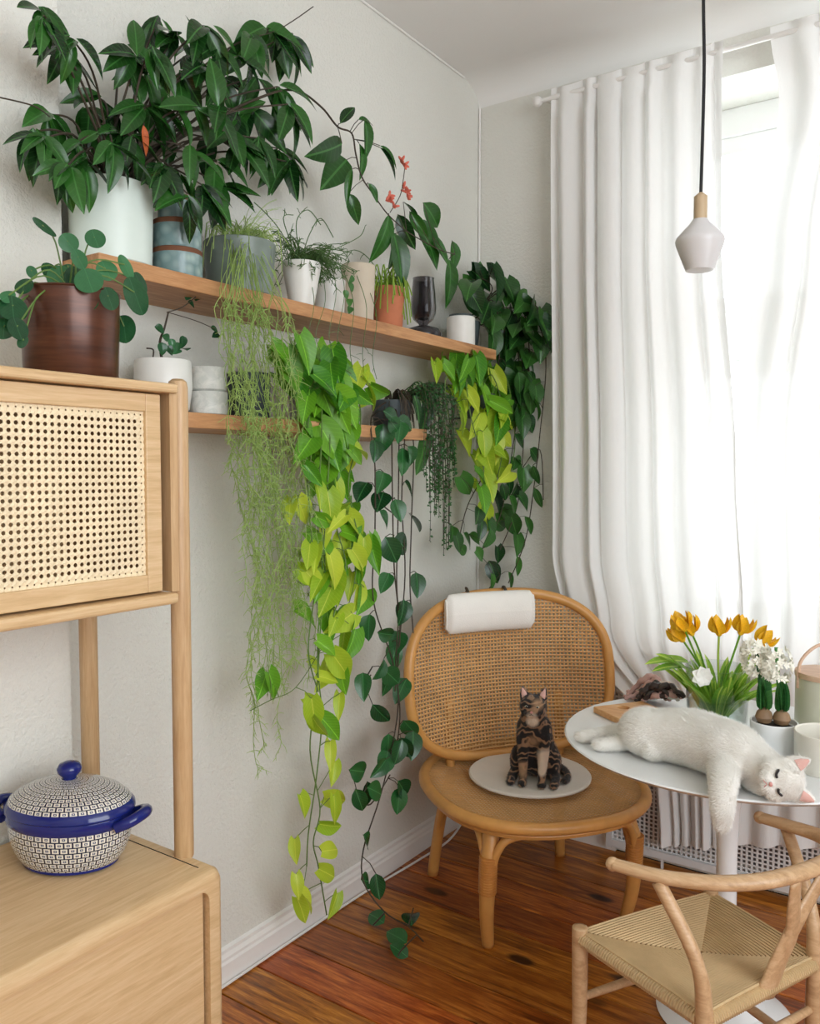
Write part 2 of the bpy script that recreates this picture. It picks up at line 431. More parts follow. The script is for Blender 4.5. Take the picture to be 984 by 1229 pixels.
# corner cable
cb = MB().tube([(.006, -.006, .12), (.006, -.006, HC - .08)], .0045, 8).build('corner_cable', 'cable_white')
tag(cb, 'thin white cable running straight up the room corner', 'cable')
def skirting(name, x0, y0, x1, y1, nx, ny, label):
    b = MB(); d = V((x1 - x0, y1 - y0, 0)); nrm = V((nx, ny, 0))
    pf = [(0, 0), (.018, 0), (.018, .055), (.014, .062), (.014, .07), (.008, .08), (.008, .09), (.0, .096)]
    for i, (t, z) in enumerate(pf):
        for e in (0, 1): b.v.append(V((x0, y0, z)) + d * e + nrm * t)
    for i in range(len(pf) - 1): b.f.append((2 * i, 2 * i + 1, 2 * i + 3, 2 * i + 2))
    struct(name, b, 'white_gloss_paint', label, smooth=False)
skirting('baseboard_left', 0, PY, 0, 0, 1, 0, 'white moulded baseboard under the hanging plants')
skirting('baseboard_back', 0, 0, .60, 0, 0, -1, 'white baseboard behind the rattan chair')
cb = MB().tube(spl([(.026, -1.70, .006), (.026, -1.2, .006), (.03, -.8, .006), (.05, -.5, .006), (.06, -.3, .012), (.03, -.12, .05), (.012, -.02, .12)], 8), .004, 6).build('floor_cable', 'cable_white')
tag(cb, 'thin white cable lying on the floor along the baseboard', 'cable')

# window: niche lining, outer frame, transom, mullion, four sashes with a pane each
b = MB()
fy0, fy1 = WD - .06, WD
win = struct('window_1', MB().box(W0, W0 + .07, fy0, fy1, WZ0, WZ1).box(W1 - .07, W1, fy0, fy1, WZ0, WZ1).box(W0, W1, fy0, fy1, WZ1 - .10, WZ1).box(W0, W1, fy0, fy1, WZ0, WZ0 + .06).box(W0, W1, fy0 - .02, fy1, 1.80, 1.97), 'window_paint', 'tall white window with a heavy transom behind the curtains', smooth=False, bevel=.004)
MB().box(W0 + .66, W0 + .78, fy0 - .015, fy1, WZ0 + .06, WZ1 - .10).build('mullion', 'window_paint', win, smooth=False, bevel=.004)
for (xa, xb) in ((W0 + .07, W0 + .66), (W0 + .78, W1 - .07)):
    for (za, zb) in ((WZ0 + .06, 1.80), (1.97, WZ1 - .10)):
        t = .06
        s_ = MB().box(xa, xa + t, fy0 + .01, fy1 - .01, za, zb).box(xb - t, xb, fy0 + .01, fy1 - .01, za, zb).box(xa + t, xb - t, fy0 + .01, fy1 - .01, za, za + t).box(xa + t, xb - t, fy0 + .01, fy1 - .01, zb - t, zb).build('window_sash', 'window_paint', win, smooth=False, bevel=.003)
        LOC[s_] = V((0, 0, 0))
        MB().box(xa + t, xb - t, fy1 - .032, fy1 - .028, za + t, zb - t).build('pane', 'window_glass', s_, smooth=False)
MB().box(W0 - .03, W1 + .03, -.045, fy0, WZ0 - .03, WZ0).build('window_sill', 'window_paint', win, smooth=False, bevel=.006)

# ------------------------------------------------------------------ radiator grille under the window
rg = thing('radiator_cover', (1.3, -.04, .04), 'white perforated metal radiator cover below the window', 'radiator cover')
gx0, gx1, gz0, gz1 = .60, 2.04, .06, .66
pitch = .0165; nx = int((gx1 - gx0) / pitch); nz = int((gz1 - gz0) / (pitch * .9))
b = MB()
for j in range(nz):
    for i in range(nx):
        cx = gx0 + (i + .5) * (gx1 - gx0) / nx; cz = gz0 + (j + .5) * (gz1 - gz0) / nz; hx = (gx1 - gx0) / nx / 2; hz = (gz1 - gz0) / nz / 2; r = .0046
        o = len(b.v); sh = (hx * .0)
        for (dx, dz) in ((-1, -1), (1, -1), (1, 1), (-1, 1)): b.v.append(V((cx + hx * dx, -.045, cz + hz * dz)))
        for (dx, dz) in ((-1, -1), (1, -1), (1, 1), (-1, 1)): b.v.append(V((cx + r * dx, -.045, cz + r * dz)))
        for q in range(4): b.f.append((o + q, o + (q + 1) % 4, o + 4 + (q + 1) % 4, o + 4 + q))
p_ = b.build('perforated_panel', 'radiator_paint', rg, smooth=False); p_['kind'] = 'stuff'
MB().box(gx0 - .02, gx0, -.06, -.002, .03, .68).box(gx1, gx1 + .02, -.06, -.002, .03, .68).box(gx0, gx1, -.06, -.03, gz1, .68).box(gx0, gx1, -.06, -.03, .035, gz0).build('cover_frame', 'radiator_paint', rg, smooth=False)
for x in (gx0 + .18, gx1 - .2): MB().box(x, x + .008, -.056, -.048, 0, .036).build('foot', 'radiator_paint', rg, smooth=False)
MB().box(gx0 + .03, gx1 - .03, -.030, -.012, .08, .64).build('radiator_body', 'metal_grey', rg, smooth=False)

# ------------------------------------------------------------------ curtains and rod
rod = thing('curtain_rod', (1.3, -.09, 2.745), 'thin white curtain rod with a round knob end above the window', 'curtain rod')
MB().tube([(.30, -.09, 2.745), (2.35, -.09, 2.745)], .008, 10).build('rod', 'white_gloss_paint', rod)
MB().ell((.297, -.09, 2.745), .019).build('finial', 'white_gloss_paint', rod)
for x in (.335, 2.3): MB().tube([(x, -.09, 2.745), (x, -.002, 2.745)], .006, 8).ell((x, -.004, 2.745), (.02, .006, .02)).build('bracket', 'white_gloss_paint', rod)
def ease(t): t = max(0, min(1, t)); return t * t * (3 - 2 * t)
def table(zs, vs):
    def f(z):
        for i in range(len(zs) - 1):
            if (zs[i] - z) * (zs[i + 1] - z) <= 0:
                return vs[i] + (vs[i + 1] - vs[i]) * ease((z - zs[i]) / (zs[i + 1] - zs[i] + 1e-9))
        return vs[0] if abs(z - zs[0]) < abs(z - zs[-1]) else vs[-1]
    return f
def curtain(name, left, right, hem, folds, seed, label, ztop=2.775):
    r = random.Random(seed); ph = [r.uniform(0, 6) for _ in range(6)]
    def fn(u, v):
        h = hem(u); z = ztop + (h - ztop) * v
        x0, x1 = left(z), right(z)
        uw = u + .018 * math.sin(u * 19 + ph[0]) + .012 * math.sin(u * 37 + ph[1] + v * 1.5)
        amp = .023 * (1 - .3 * v) * (.65 + .5 * math.sin(u * 8 + ph[2]) ** 2)
        a = uw * folds * 2 * PI + .5 * math.sin(v * 3 + ph[3] + u * 5)
        y = -.095 + amp * math.sin(a) + .004 * math.sin(a * 1.7 + ph[4]) + .012 * math.sin(v * 4 + u * 11 + ph[5]) * v
        if v < .035: y = -.09 + (y + .09) * .55 
        y = min(y, -.062) if z < .82 else y
        x = x0 + (x1 - x0) * u + .006 * math.cos(a) * (1 - v * .5)
        zz = z + (.006 * math.sin(a) if v < .02 else 0)
        return (x, y, zz)
    t = thing(name, ((left(1.5) + right(1.5)) / 2, -.09, hem(.5)), label, 'curtain', 'sheer window curtains')
    MB().grid(fn, 220, 70).build('fabric', 'sheer_linen', t, angle=180)
    hm = MB()
    for k in range(220):
        p0 = V(fn(k / 220, 1)); p1 = V(fn((k + 1) / 220, 1)); p2 = V(fn(k / 220, .985)); p3 = V(fn((k + 1) / 220, .985)); d = V((0, -.0015, 0))
        o = len(hm.v); hm.v += [p0 + d, p1 + d, p3 + d, p2 + d]; hm.f.append((o, o + 1, o + 2, o + 3))
    hm.build('hem', 'sheer_linen', t, angle=180)
curtain('sheer_curtain', table([2.78, 1.1, .85, .45, .1], [.345, .37, .42, .76, .785]), table([2.78, 2.2, 1.4, .9, .1], [.955, .965, 1.02, 1.05, 1.04]), lambda u: .10 + .055 * u, 7.5, 3, 'wide sheer white curtain beside the room corner, left of the window gap')
curtain('sheer_curtain', table([2.78, 2.55, 2.1, 1.5, .9, .1], [1.085, 1.115, 1.06, 1.005, 1.03, 1.04]), table([2.78, .1], [2.28, 2.24]), lambda u: .16 + .07 * min(1, u * 4), 12, 9, 'sheer white curtain right of the window gap, pulled aside at the rod')

# ------------------------------------------------------------------ pendant lamp
pc = at(840, 290, d=2.1); px_, py_ = pc.x, pc.y
pl = thing('pendant_lamp', (px_, py_, 2.02), 'faceted milk-white glass pendant bulb hanging on a black cord', 'lamp')
zb = at(840, 325, d=2.1).z; zt = at(840, 264, d=2.1).z; zs = at(840, 235, d=2.1).z
Hh = zt - zb
MB().lathe([(0, zb), (.026, zb), (.034, zb + .002), (.058, zb + Hh * .50), (.0605, zb + Hh * .58), (.058, zb + Hh * .65), (.026, zb + Hh * .92), (.019, zb + Hh), (0, zb + Hh)], (px_, py_, 0), 40).build('glass_bulb', 'milk_glass', pl, angle=50)
MB().lathe([(0, zt - .004), (.0165, zt - .004), (.0165, zs - .004), (.012, zs), (.005, zs + .006), (0, zs + .006)], (px_, py_, 0), 24).build('socket', 'lamp_socket_brass', pl)
MB().tube(spl([(px_, py_, zs), (px_ + .003, py_, zs + .3), (px_ - .002, py_, zs + .5), (px_, py_, HC - .02)], 6), .0042, 8).build('cord', 'black_cord', pl)
MB().lathe([(0, HC - .03), (.03, HC - .025), (.05, HC), (0, HC)], (px_, py_, 0), 24).build('ceiling_rose', 'white_gloss_paint', pl)

# ------------------------------------------------------------------ oak cabinet
CY0, CY1 = -3.05, -1.853
cab = thing('oak_cabinet', (.3, -2.4, 0), 'pale oak cabinet with a cane door raised on posts over a sideboard', 'cabinet')
def rrect(y0, y1, z0, z1, r, n=6):
    out = []
    for (cy, cz, a0) in ((y1 - r, z1 - r, 0), (y0 + r, z1 - r, PI / 2), (y0 + r, z0 + r, PI), (y1 - r, z0 + r, 3 * PI / 2)):
        for i in range(n + 1):
            a = a0 + PI / 2 * i / n; out.append((cy + r * math.cos(a), cz + r * math.sin(a)))
    return out
b = MB(); xo0, xo1 = PX + .012, .525; rr = .018
O = rrect(CY0, CY1, .10, .66, .022); I = rrect(CY0 + .034, CY1 - .034, .13, .628, .024)
n = len(O)
def cring(pts, x): o = len(b.v); b.v += [V((x, y, z)) for y, z in pts]; return o
def shrink(pts, d):
    cy = (CY0 + CY1) / 2; cz = .38
    return [(y - d * (1 if y > cy else -1), z - d * (1 if z > cz else -1)) for y, z in pts]
seq = [cring(I, xo0), cring(O, xo0), cring(O, xo1 - .016), cring(shrink(O, .0045), xo1 - .005), cring(shrink(O, .013), xo1), cring(I, xo1 - .002), cring(I, xo0)]
for s0, s1 in zip(seq[:-1], seq[1:]):
    for i in range(n): b.f.append((s0 + i, s0 + (i + 1) % n, s1 + (i + 1) % n, s1 + i))
b.build('sideboard_shell', 'pale_oak', cab, angle=50)
MB().box(xo1 - .03, xo1 - .014, CY0 + .036, CY1 - .038, .134, .625).build('sideboard_front', 'pale_oak', cab, smooth=False, bevel=.003)
MB().box(xo0, xo0 + .01, CY0 + .02, CY1 - .02, .12, .64).build('sideboard_back', 'pale_oak', cab, smooth=False)
MB().box(xo0 + .005, xo1 - .03, -1.8895, -1.8875, .6592, .6606).build('groove', 'dark_hole', cab, smooth=False)
for x in (.15, .48):
    for y in (CY0 + .06, CY1 - .06): MB().tube([(x, y, 0), (x, y, .11)], [.013, .02], 12).build('foot', 'pale_oak_upright', cab)
for x, y in ((.430, -1.867), (.135, -1.867), (.430, CY0 + .02), (.135, CY0 + .02)):
    MB().tube([(x, y, .655), (x, y, .66), (x, y, 1.555), (x, y, 1.566), (x, y, 1.571)], [.0165, .0185, .0185, .0165, .010], 20).build('post', 'pale_oak_upright', cab)
ub0, ub1 = CY0 + .03, -1.893
MB().box(.115, .470, ub0, ub1 - .004, 1.540, 1.557).build('top_board', 'pale_oak', cab, smooth=False, bevel=.005)
MB().box(.115, .470, ub0, ub1 - .010, 1.156, 1.176).build('bottom_board', 'pale_oak', cab, smooth=False, bevel=.005)
MB().box(.115, .452, -1.905, -1.888, 1.176, 1.540).build('side_panel', 'pale_oak_upright', cab, smooth=False)
MB().box(.115, .452, ub0, ub0 + .016, 1.176, 1.540).build('side_panel', 'pale_oak_upright', cab, smooth=False)
MB().box(.115, .122, ub0, ub1, 1.176, 1.540).build('back_panel', 'pale_oak', cab, smooth=False)
dy0, dy1, dz0, dz1 = -2.62, -1.922, 1.180, 1.537; dx = .448; sw = .032
dr = thing('door', (dx, dy1, dz0), None, None); LOC[dr] = LOC[cab]; dr.parent = cab; dr.location = (0, 0, 0)
bpy.data.objects.remove(dr)
door = MB().box(dx - .018, dx, dy1 - sw, dy1, dz0, dz1).box(dx - .018, dx, dy0, dy0 + sw, dz0, dz1).box(dx - .018, dx, dy0 + sw, dy1 - sw, dz1 - sw, dz1).box(dx - .018, dx, dy0 + sw, dy1 - sw, dz0, dz0 + sw).build('door_frame', 'pale_oak', cab, smooth=False, bevel=.002)
b = MB(); cyy0, cyy1, czz0, czz1 = dy0 + sw, dy1 - sw, dz0 + sw, dz1 - sw
p = .0122; ny = round((cyy1 - cyy0) / p); nz = round((czz1 - czz0) / p)
for j in range(nz):
    for i in range(ny):
        cy = cyy0 + (i + .5) * (cyy1 - cyy0) / ny; cz = czz0 + (j + .5) * (czz1 - czz0) / nz; h = (cyy1 - cyy0) / ny / 2; hz = (czz1 - czz0) / nz / 2
        r = .0037; o = len(b.v); xx = dx - .008
        full = i == ny - 1 or j == 0 or j == nz - 1
        for q in range(8):
            a = q * PI / 4; cxx, sxx = math.cos(a), math.sin(a); mx = max(abs(cxx), abs(sxx))
            b.v.append(V((xx + (.0012 if q % 2 else -.0006), cy + h * cxx / mx, cz + hz * sxx / mx)))
        for q in range(8):
            a = q * PI / 4 + 0; b.v.append(V((xx, cy + (r * .45 if full else r) * math.cos(a), cz + (r * .45 if full else r) * math.sin(a))))
        for q in range(8): b.f.append((o + q, o + (q + 1) % 8, o + 8 + (q + 1) % 8, o + 8 + q))
cw = b.build('cane_webbing', 'pale_cane', door, smooth=False, solid=.0012); cw['kind'] = 'stuff'
MB().box(dx - .018, dx, CY0 + .05, dy0 - .004, dz0, dz1).build('door', 'pale_oak', cab, smooth=False, bevel=.002)

# ------------------------------------------------------------------ blue casserole on the sideboard
bc = at(85, 1008, z=.70); bc.z = .6605
cs = thing('casserole_dish', bc, 'navy and cream patterned stoneware casserole with lid and blue knob', 'casserole')
ang = math.radians(24)
SX, SY = 1.0, .74
R0 = .118
MB().lathe([(R0 * .74, .002), (R0 * .78, .004), (R0 * .80, .010), (R0 * .80, .0105)], bc, 56, SX, SY, ang).build('foot_ring', 'navy_glaze', cs)
MB().lathe([(0, .010), (R0 * .80, .010), (R0 * .90, .025), (R0 * .97, .048), (R0, .072), (R0 * 1.0, .082)], bc, 56, SX, SY, ang, uvs=(46, 92)).build('body', 'folk_pattern_glaze', cs)
MB().lathe([(R0 * .99, .081), (R0 * 1.03, .085), (R0 * 1.05, .094), (R0 * 1.03, .103), (R0 * 1.06, .106), (R0 * 1.05, .114), (R0 * .99, .121), (R0 * .9, .122)], bc, 56, SX, SY, ang).build('rim_band', 'navy_glaze', cs)
lid = MB().lathe([(R0 * 1.0, .119), (R0 * .97, .126), (R0 * .85, .137), (R0 * .62, .149), (R0 * .36, .156), (R0 * .13, .1585), (0, .159)], bc, 56, SX, SY, ang, uvs=(44, 96)).build('lid', 'folk_pattern_glaze', cs)
MB().lathe([(.012, .156), (.013, .163), (.021, .171), (.0225, .179), (.018, .187), (.008, .191), (0, .1915)], bc, 28).build('knob', 'navy_glaze', lid)
for sgn in (-1, 1):
    e = V((math.cos(ang), math.sin(ang), 0)) * sgn; pdir = V((-math.sin(ang), math.cos(ang), 0))
    P = [bc + e * R0 * .98 + pdir * .036 + V((0, 0, .088)), bc + e * (R0 + .022) + pdir * .028 + V((0, 0, .098)), bc + e * (R0 + .034) + V((0, 0, .104)), bc + e * (R0 + .022) - pdir * .028 + V((0, 0, .098)), bc + e * R0 * .98 - pdir * .036 + V((0, 0, .088))]
    MB().tube(spl(P, 6), .011, 10).build('handle', 'navy_glaze', cs)

# ------------------------------------------------------------------ wall shelves
Z1, T1, D1 = 1.836, .035, .211
Z2 = 1.5306
sh1 = MB().box(.0005, D1, PY + .002, -.2345, Z1 - T1, Z1).build('wall_shelf', 'shelf_oak', bevel=.002, smooth=False)
tag(sh1, 'upper long oak wall shelf full of potted plants', 'shelf', 'wall shelves')
sh2 = MB().box(.0005, D1 + .003, PY + .002, -.695, Z2 - T1, Z2).build('wall_shelf', 'shelf_oak', bevel=.002, smooth=False)
tag(sh2, 'lower shorter oak wall shelf half hidden by hanging vines', 'shelf', 'wall shelves')

# ------------------------------------------------------------------ leaves
LEAF = {}
def leaf_mesh(kind, mat, var):
    key = (kind, mat, var)
    if key in LEAF: return LEAF[key]
    r = random.Random(hash_str(kind) + var * 13)
    W = {'lance': .19, 'heart': .42, 'round': .48, 'oval': .33, 'strap': .10, 'petal': .36, 'bean': .38}[kind]
    droop = r.uniform(.12, .45); fold = r.uniform(.15, .6); curl = r.uniform(-.5, .5)
    if kind == 'round': droop, fold = r.uniform(-.08, .06), r.uniform(-.1, .1)
    ny, nx = (12, 6) if kind == 'round' else (8, 4)
    v = []; f = []
    for j in range(ny + 1):
        t = j / ny
        if kind == 'lance': w = math.sin(PI * t ** .85) ** .85
        elif kind == 'heart': w = (math.sin(PI * min(1, t * .86 + .14)) ** .9) * (1.12 - .45 * t) if t < .999 else 0
        elif kind == 'round': t = .5 - .5 * math.cos(PI * t); w = math.sqrt(max(0, 1 - (2 * t - 1) ** 2))
        elif kind == 'strap': w = min(1, (t * 6) ** .5 * .6 + .4) * (1 - t ** 5)
        else: w = math.sin(PI * t ** .8) ** .75
        for i in range(nx + 1):
            s = (i / nx) * 2 - 1
            x = s * w * W
            y = t
            if kind == 'heart': y -= .14 * abs(s) ** 1.3 * max(0, 1 - t * 2.2) * 1.2
            z = fold * abs(x) * .9 - droop * t * t + curl * x * t * .6
            v.append((x, y, z))
    for j in range(ny):
        for i in range(nx): f.append((j * (nx + 1) + i, j * (nx + 1) + i + 1, (j + 1) * (nx + 1) + i + 1, (j + 1) * (nx + 1) + i))
    me = bpy.data.meshes.new('leaf_' + kind); me.from_pydata(v, [], f); me.polygons.foreach_set('use_smooth', [True] * len(f)); me.materials.append(MATS[mat])
    LEAF[key] = me; return me
def hash_str(s): return sum(ord(c) * (i + 1) for i, c in enumerate(s))
def basis(tip, nrm):
    y = V(tip).normalized(); z = V(nrm) - y * V(nrm).dot(y)
    z = z.normalized() if z.length > 1e-5 else y.orthogonal().normalized()
    x = y.cross(z); return Matrix((x, y, z)).transposed()
def leaf(parent, kind, mat, base, tip, nrm, L, name='leaf', wf=1.0, var=None):
    me = leaf_mesh(kind, mat, rnd.randrange(6) if var is None else var)
    o = bpy.data.objects.new(name, me); col.objects.link(o); o.parent = parent
    M = Matrix.Translation(V(base) - LOC[parent]) @ basis(tip, nrm).to_4x4() @ Matrix.Diagonal((L * wf, L, L, 1))
    o.matrix_basis = M; return o
def R3(s=1): return V((rnd.uniform(-s, s), rnd.uniform(-s, s), rnd.uniform(-s, s)))
def mpp(p): return (p - CAM).dot(FW) / FPX     # metres per photograph pixel at a point
XMIN = .012
def hang(parent, kind, mat, px, py, xp, Lpx, a=None, out=.35, up=.45, wf=1.0, base_only=False, spread=55):
    """a leaf whose middle is seen at (px, py), hanging in front of the shelf wall"""
    c = at(px, py, x=xp)
    if c.y > -.05: c = at(px, py, y=-.05 - rnd.uniform(0, .05))
    L = Lpx * mpp(c)
    if a is None: a = rnd.uniform(-spread, spread)
    a = math.radians(a)
    tip = V((out + rnd.uniform(-.25, .25), math.sin(a), -math.cos(a))).normalized()
    nrm = V((.85, -.55, up)) + R3(.65)
    base = c - tip * L * .5
    for q in (base, c + tip * L * .5):
        if q.x < XMIN + .02: base.x += XMIN + .02 - q.x
        if q.y > -.025: base.y -= q.y + .025
    leaf(parent, kind, mat, base, tip, nrm, L, wf=wf); return base

def pot(parent, c, prof, mat, soil=.9, name='pot', seg=36, smat='soil'):
    o = MB().lathe(prof, c, seg).build(name, mat, parent)
    if soil:
        r, z = prof[-1]
        zz = max(q[1] for q in prof) - .012
        rr_ = max(q[0] for q in prof if q[1] > zz - .01) * soil
        MB().lathe([(rr_, zz - .004), (rr_ * .6, zz + .002), (0, zz + .003)], c, 20).build('soil', smat, parent)
    return o
def cup(r0, r1, h, t=.004):   # an open vessel, outside then inside
    return [(0, 0), (r0 * .96, 0), (r0, .003), (r1, h - .002), (r1 - t * .4, h), (r1 - t, h - .002), (r1 - t, h - .014), (0, h - .016)]
def nearest(paths, p):
    best = None
    for pa in paths:
        for q in pa:
            d = (q - p).length
            if best is None or d < best[0]: best = (d, q)
    return best[1]

# ---- large leafy plant in the big white pot
bp = at(134, 305, x=.135); pc_ = V((.125, at(134, 305, x=.125).y, Z1))
big = thing('potted_plant', pc_, 'large glossy dark green plant in the tall white pot on the upper shelf', 'plant')
mp_ = mpp(pc_); r_ = 49 * mp_
pot(big, pc_, cup(r_ * .95, r_, .168), 'white_glazed_planter')
top = pc_ + V((0, 0, .16))
cl = [(130, 80), (110, 60), (190, 180), (215, 150), (150, 350), (100, 400), (130, 420), (170, 490), (200, 500), (230, 430), (290, 300), (255, 330), (340, 330), (400, 200), (370, 170), (420, 330), (450, 170), (430, 250), (520, 140), (530, 250), (470, 90), (560, 190), (600, 230), (600, 110), (640, 180), (660, 270), (700, 200), (740, 140), (790, 120), (820, 110), (850, 140), (760, 260), (820, 290), (850, 320), (700, 350), (640, 330), (580, 330), (510, 400), (560, 450), (480, 500), (530, 530), (600, 560), (640, 490), (700, 440), (760, 420), (820, 450), (850, 490), (650, 560), (330, 430), (280, 500), (390, 420), (560, 590), (450, 320), (360, 400), (300, 380), (240, 480), (740, 330), (620, 420), (680, 400)]
b = MB()
for i, (zx, zy) in enumerate(cl):
    px, py = zx / 2.46, zy / 2.46 - (14 if zy < 300 else 5)
    xp = .13 + rnd.uniform(-.06, .15) + (.08 if px < 75 else 0)
    p = at(px, py, x=max(xp, .05))
    up_ = V((0, 0, 1)); 
    mid = top.lerp(p, .55) + V((rnd.uniform(-.01, .02), 0, .05))
    s0 = top + V((rnd.uniform(-.03, .03), rnd.uniform(-.03, .03), -.01))
    b.tube(spl([s0, mid, p], 6), [.0032 - .0014 * k / 12 for k in range(13)], 5)
    mpx = mpp(p)
    for k in range(rnd.choice((4, 5, 5))):
        a = rnd.uniform(-80, 80) if rnd.random() < .9 or py < 60 else rnd.uniform(100, 260)
        a = math.radians(a + (18 if px > 250 else (-18 if px < 60 else 0)))
        tip = V((rnd.uniform(-.15, .65), math.sin(a), -math.cos(a) * .9)).normalized()
        L = rnd.uniform(42, 60) * mpx
        q = p + tip * L
        if q.x < .03 or (q.y < PY and q.x < PX + .02): tip.x = abs(tip.x) + .45; tip.normalize()
        leaf(big, 'lance', 'leaf_deep_green', p + R3(.006), tip, V((.8, -.4, .75)) + R3(.5), L, wf=rnd.uniform(.9, 1.2))
# the long arching branch with coral flowers
AX = .19
arch = [(205, 170), (300, 122), (352, 108), (385, 128), (405, 152), (422, 160), (427, 185), (434, 212), (447, 232), (461, 252), (470, 262)]
ap = spl([at(x, y, x=.15 + .05 * i / 10) for i, (x, y) in enumerate(arch)], 6); b.tube(ap, [.0034 - .0016 * i / len(ap) for i in range(len(ap))], 6)
sub = spl([at(470, 262, x=.2), at(485, 275, x=.21), at(500, 285, x=.22), at(528, 300, x=.22), at(546, 305, x=.22)], 5); b.tube(sub, .0018, 5)
fl = spl([at(468, 255, x=.2), at(480, 235, x=.21), at(484, 215, x=.21), at(486, 198, x=.21)], 5); b.tube(fl, .0014, 5)
b.tube(spl([at(230, 100, x=.15), at(280, 55, x=.16), at(335, 35, x=.16), at(376, 8, x=.17)], 6), .0014, 5)
b.tube(spl([at(60, 140, x=.2), at(40, 127, x=.2), at(0, 117, x=.22)], 6), .0015, 5)
paths = [ap, sub]
for (zx, zy, a, L, w) in [(190, 100, -30 + 180, 34, 1.1), (255, 122, 105, 26, 1.1), (262, 190, 25, 46, 1.1), (245, 255, 8, 40, 1.0), (140, 225, -55, 58, 1.35), (155, 290, -50, 60, 1.5), (190, 340, -20, 42, .6), (212, 420, 20, 36, 1.3), (280, 365, 35, 24, 1.1), (335, 240, 60, 34, .8), (335, 262, 40, 40, .9), (318, 520, -10, 58, 1.1), (385, 500, 20, 44, 1.2), (370, 590, 5, 68, 1.0), (480, 448, 60, 46, 1.3), (470, 535, 35, 66, 1.2), (505, 560, 40, 48, 1.0), (555, 580, 12, 36, 1.6), (545, 670, 10, 54, 1.1), (412, 430, 70, 38, 1.2), (430, 480, 30, 40, 1.0), (352, 560, -15, 44, 1.0)]:
    px, py = 350 + zx / 2.81, 100 + zy / 2.81
    ba = hang(big, 'lance', 'leaf_deep_green', px, py, AX + rnd.uniform(-.02, .03), L, a, .2, .4, w)
    q = nearest(paths, ba); b.tube([q, q.lerp(ba, .5) + V((0, 0, .004)), ba], .0013, 4)
stems = b.build('stem', 'dark_stem', big)
for (zx, zy) in ((380, 275), (372, 262), (330, 378), (385, 365), (392, 380), (345, 415), (335, 398), (378, 350)):
    c = at(350 + zx / 2.81, 100 + zy / 2.81, x=.21); fb = MB()
    for k in range(5):
        d = (R3(1) + V((.3, 0, .1))).normalized(); fb.ell(c + d * .008, (.004, .004, .010), basis(d.orthogonal(), d), 8, 6)
    fb.ell(c, .005, None, 8, 6).build('flower', 'coral_flower', big)
leaf(big, 'lance', 'dried_orange_leaf', at(172, 150, x=.24), (.1, .15, -1), (1, -.5, .2), .055, wf=.7)

# ---- stack of three teal pots
sp_ = V((.150, at(213, 327, x=.150).y, Z1)); mp_ = mpp(sp_); r_ = 29.5 * mp_
def teal(z0, r, h, label):
    c = V((sp_.x, sp_.y, z0)); t = thing('teal_bowl', c, label, 'pot', 'teal pots stacked on the upper shelf')
    MB().lathe([(0, 0), (r * .95, 0), (r, .006), (r * 1.0, h - .012)], c, 36).build('bowl', 'teal_glaze', t)
    MB().lathe([(r * 1.0, h - .012), (r * 1.0, h - .002), (r * .96, h), (r * .9, h - .004), (0, h - .006)], c, 36).build('raw_rim', 'rough_clay', t)
h_ = 34 * mp_
teal(Z1, r_, h_ * .98, 'lowest teal glazed bowl of the stack on the upper shelf')
teal(Z1 + h_ * .98, r_ * .97, h_ * .98, 'middle teal glazed bowl of the stack on the upper shelf')
teal(Z1 + h_ * 1.96, r_ * .74, h_ * .85, 'small top teal cup of the stack on the upper shelf')

# ---- rhipsalis in the grey-green pot, trailing nearly to the floor
gp = V((.128, at(288, 338, x=.128).y, Z1)); mp_ = mpp(gp)
rh = thing('trailing_rhipsalis', gp, 'fine feathery pale green plant in grey pot trailing far down the wall', 'plant')
pot(rh, gp, cup(38 * mp_, 43 * mp_, 62 * mp_), 'grey_glaze')
b = MB(); rr2 = random.Random(21)
topg = gp + V((0, 0, 62 * mp_ + .004))
def twig(p, d, L, r=.0009, seg=2):
    pts = [p]; d = d.normalized()
    for k in range(seg):
        d = (d + V((rr2.uniform(-.35, .35), rr2.uniform(-.35, .35), -.25))).normalized(); q = pts[-1] + d * L / seg
        if q.x < XMIN: q.x = XMIN
        pts.append(q)
    b.tube(pts, [r] * seg + [r * .6], 3, caps=False); return pts
envx = lambda y: (258 + (y - 350) * .115 if y < 700 else 298 + (y - 700) * .02, 342 + (y - 350) * .14 if y < 650 else 384 - (y - 650) * .07)
for k in range(52):
    ye = rr2.choice([rr2.uniform(480, 700), rr2.uniform(640, 860), rr2.uniform(760, 935), rr2.uniform(600, 900)])
    u = rr2.random(); xp = rr2.uniform(.222, .30)
    x0 = 262 + 74 * u
    pts = [topg + V((rr2.uniform(-.03, .03), rr2.uniform(-.04, .04), -.012))]
    e = at(x0, 345, x=xp); pts.append(pts[0].lerp(e, .45) + V((0, 0, rr2.uniform(.03, .06)))); pts.append(e)
    y = 345
    ph = rr2.uniform(0, 6)
    while y < ye:
        y += 26; lo, hi = envx(y)
        pts.append(at(lo + (hi - lo) * min(1, max(0, u + .12 * math.sin(y / 45 + ph))) + rr2.uniform(-6, 6), min(y, ye), x=max(.03, xp - (.0003 * (y - 345)) * .35)))
    sm = spl(pts, 3); b.tube(sm, .0010, 3, caps=False)
    for q in sm[8:]:
        if q.z < Z1 - .05:
            dens = .50 if q.z < Z2 else .22
            for _ in range(3):
                if rr2.random() < dens:
                    t_ = twig(q, V((rr2.uniform(-.3, .5), rr2.uniform(-1, 1), rr2.uniform(-.9, .3))), rr2.uniform(.014, .036))
                    if rr2.random() < .6: twig(t_[1], V((rr2.uniform(-.3, .5), rr2.uniform(-1, 1), rr2.uniform(-.9, .3))), rr2.uniform(.008, .018))
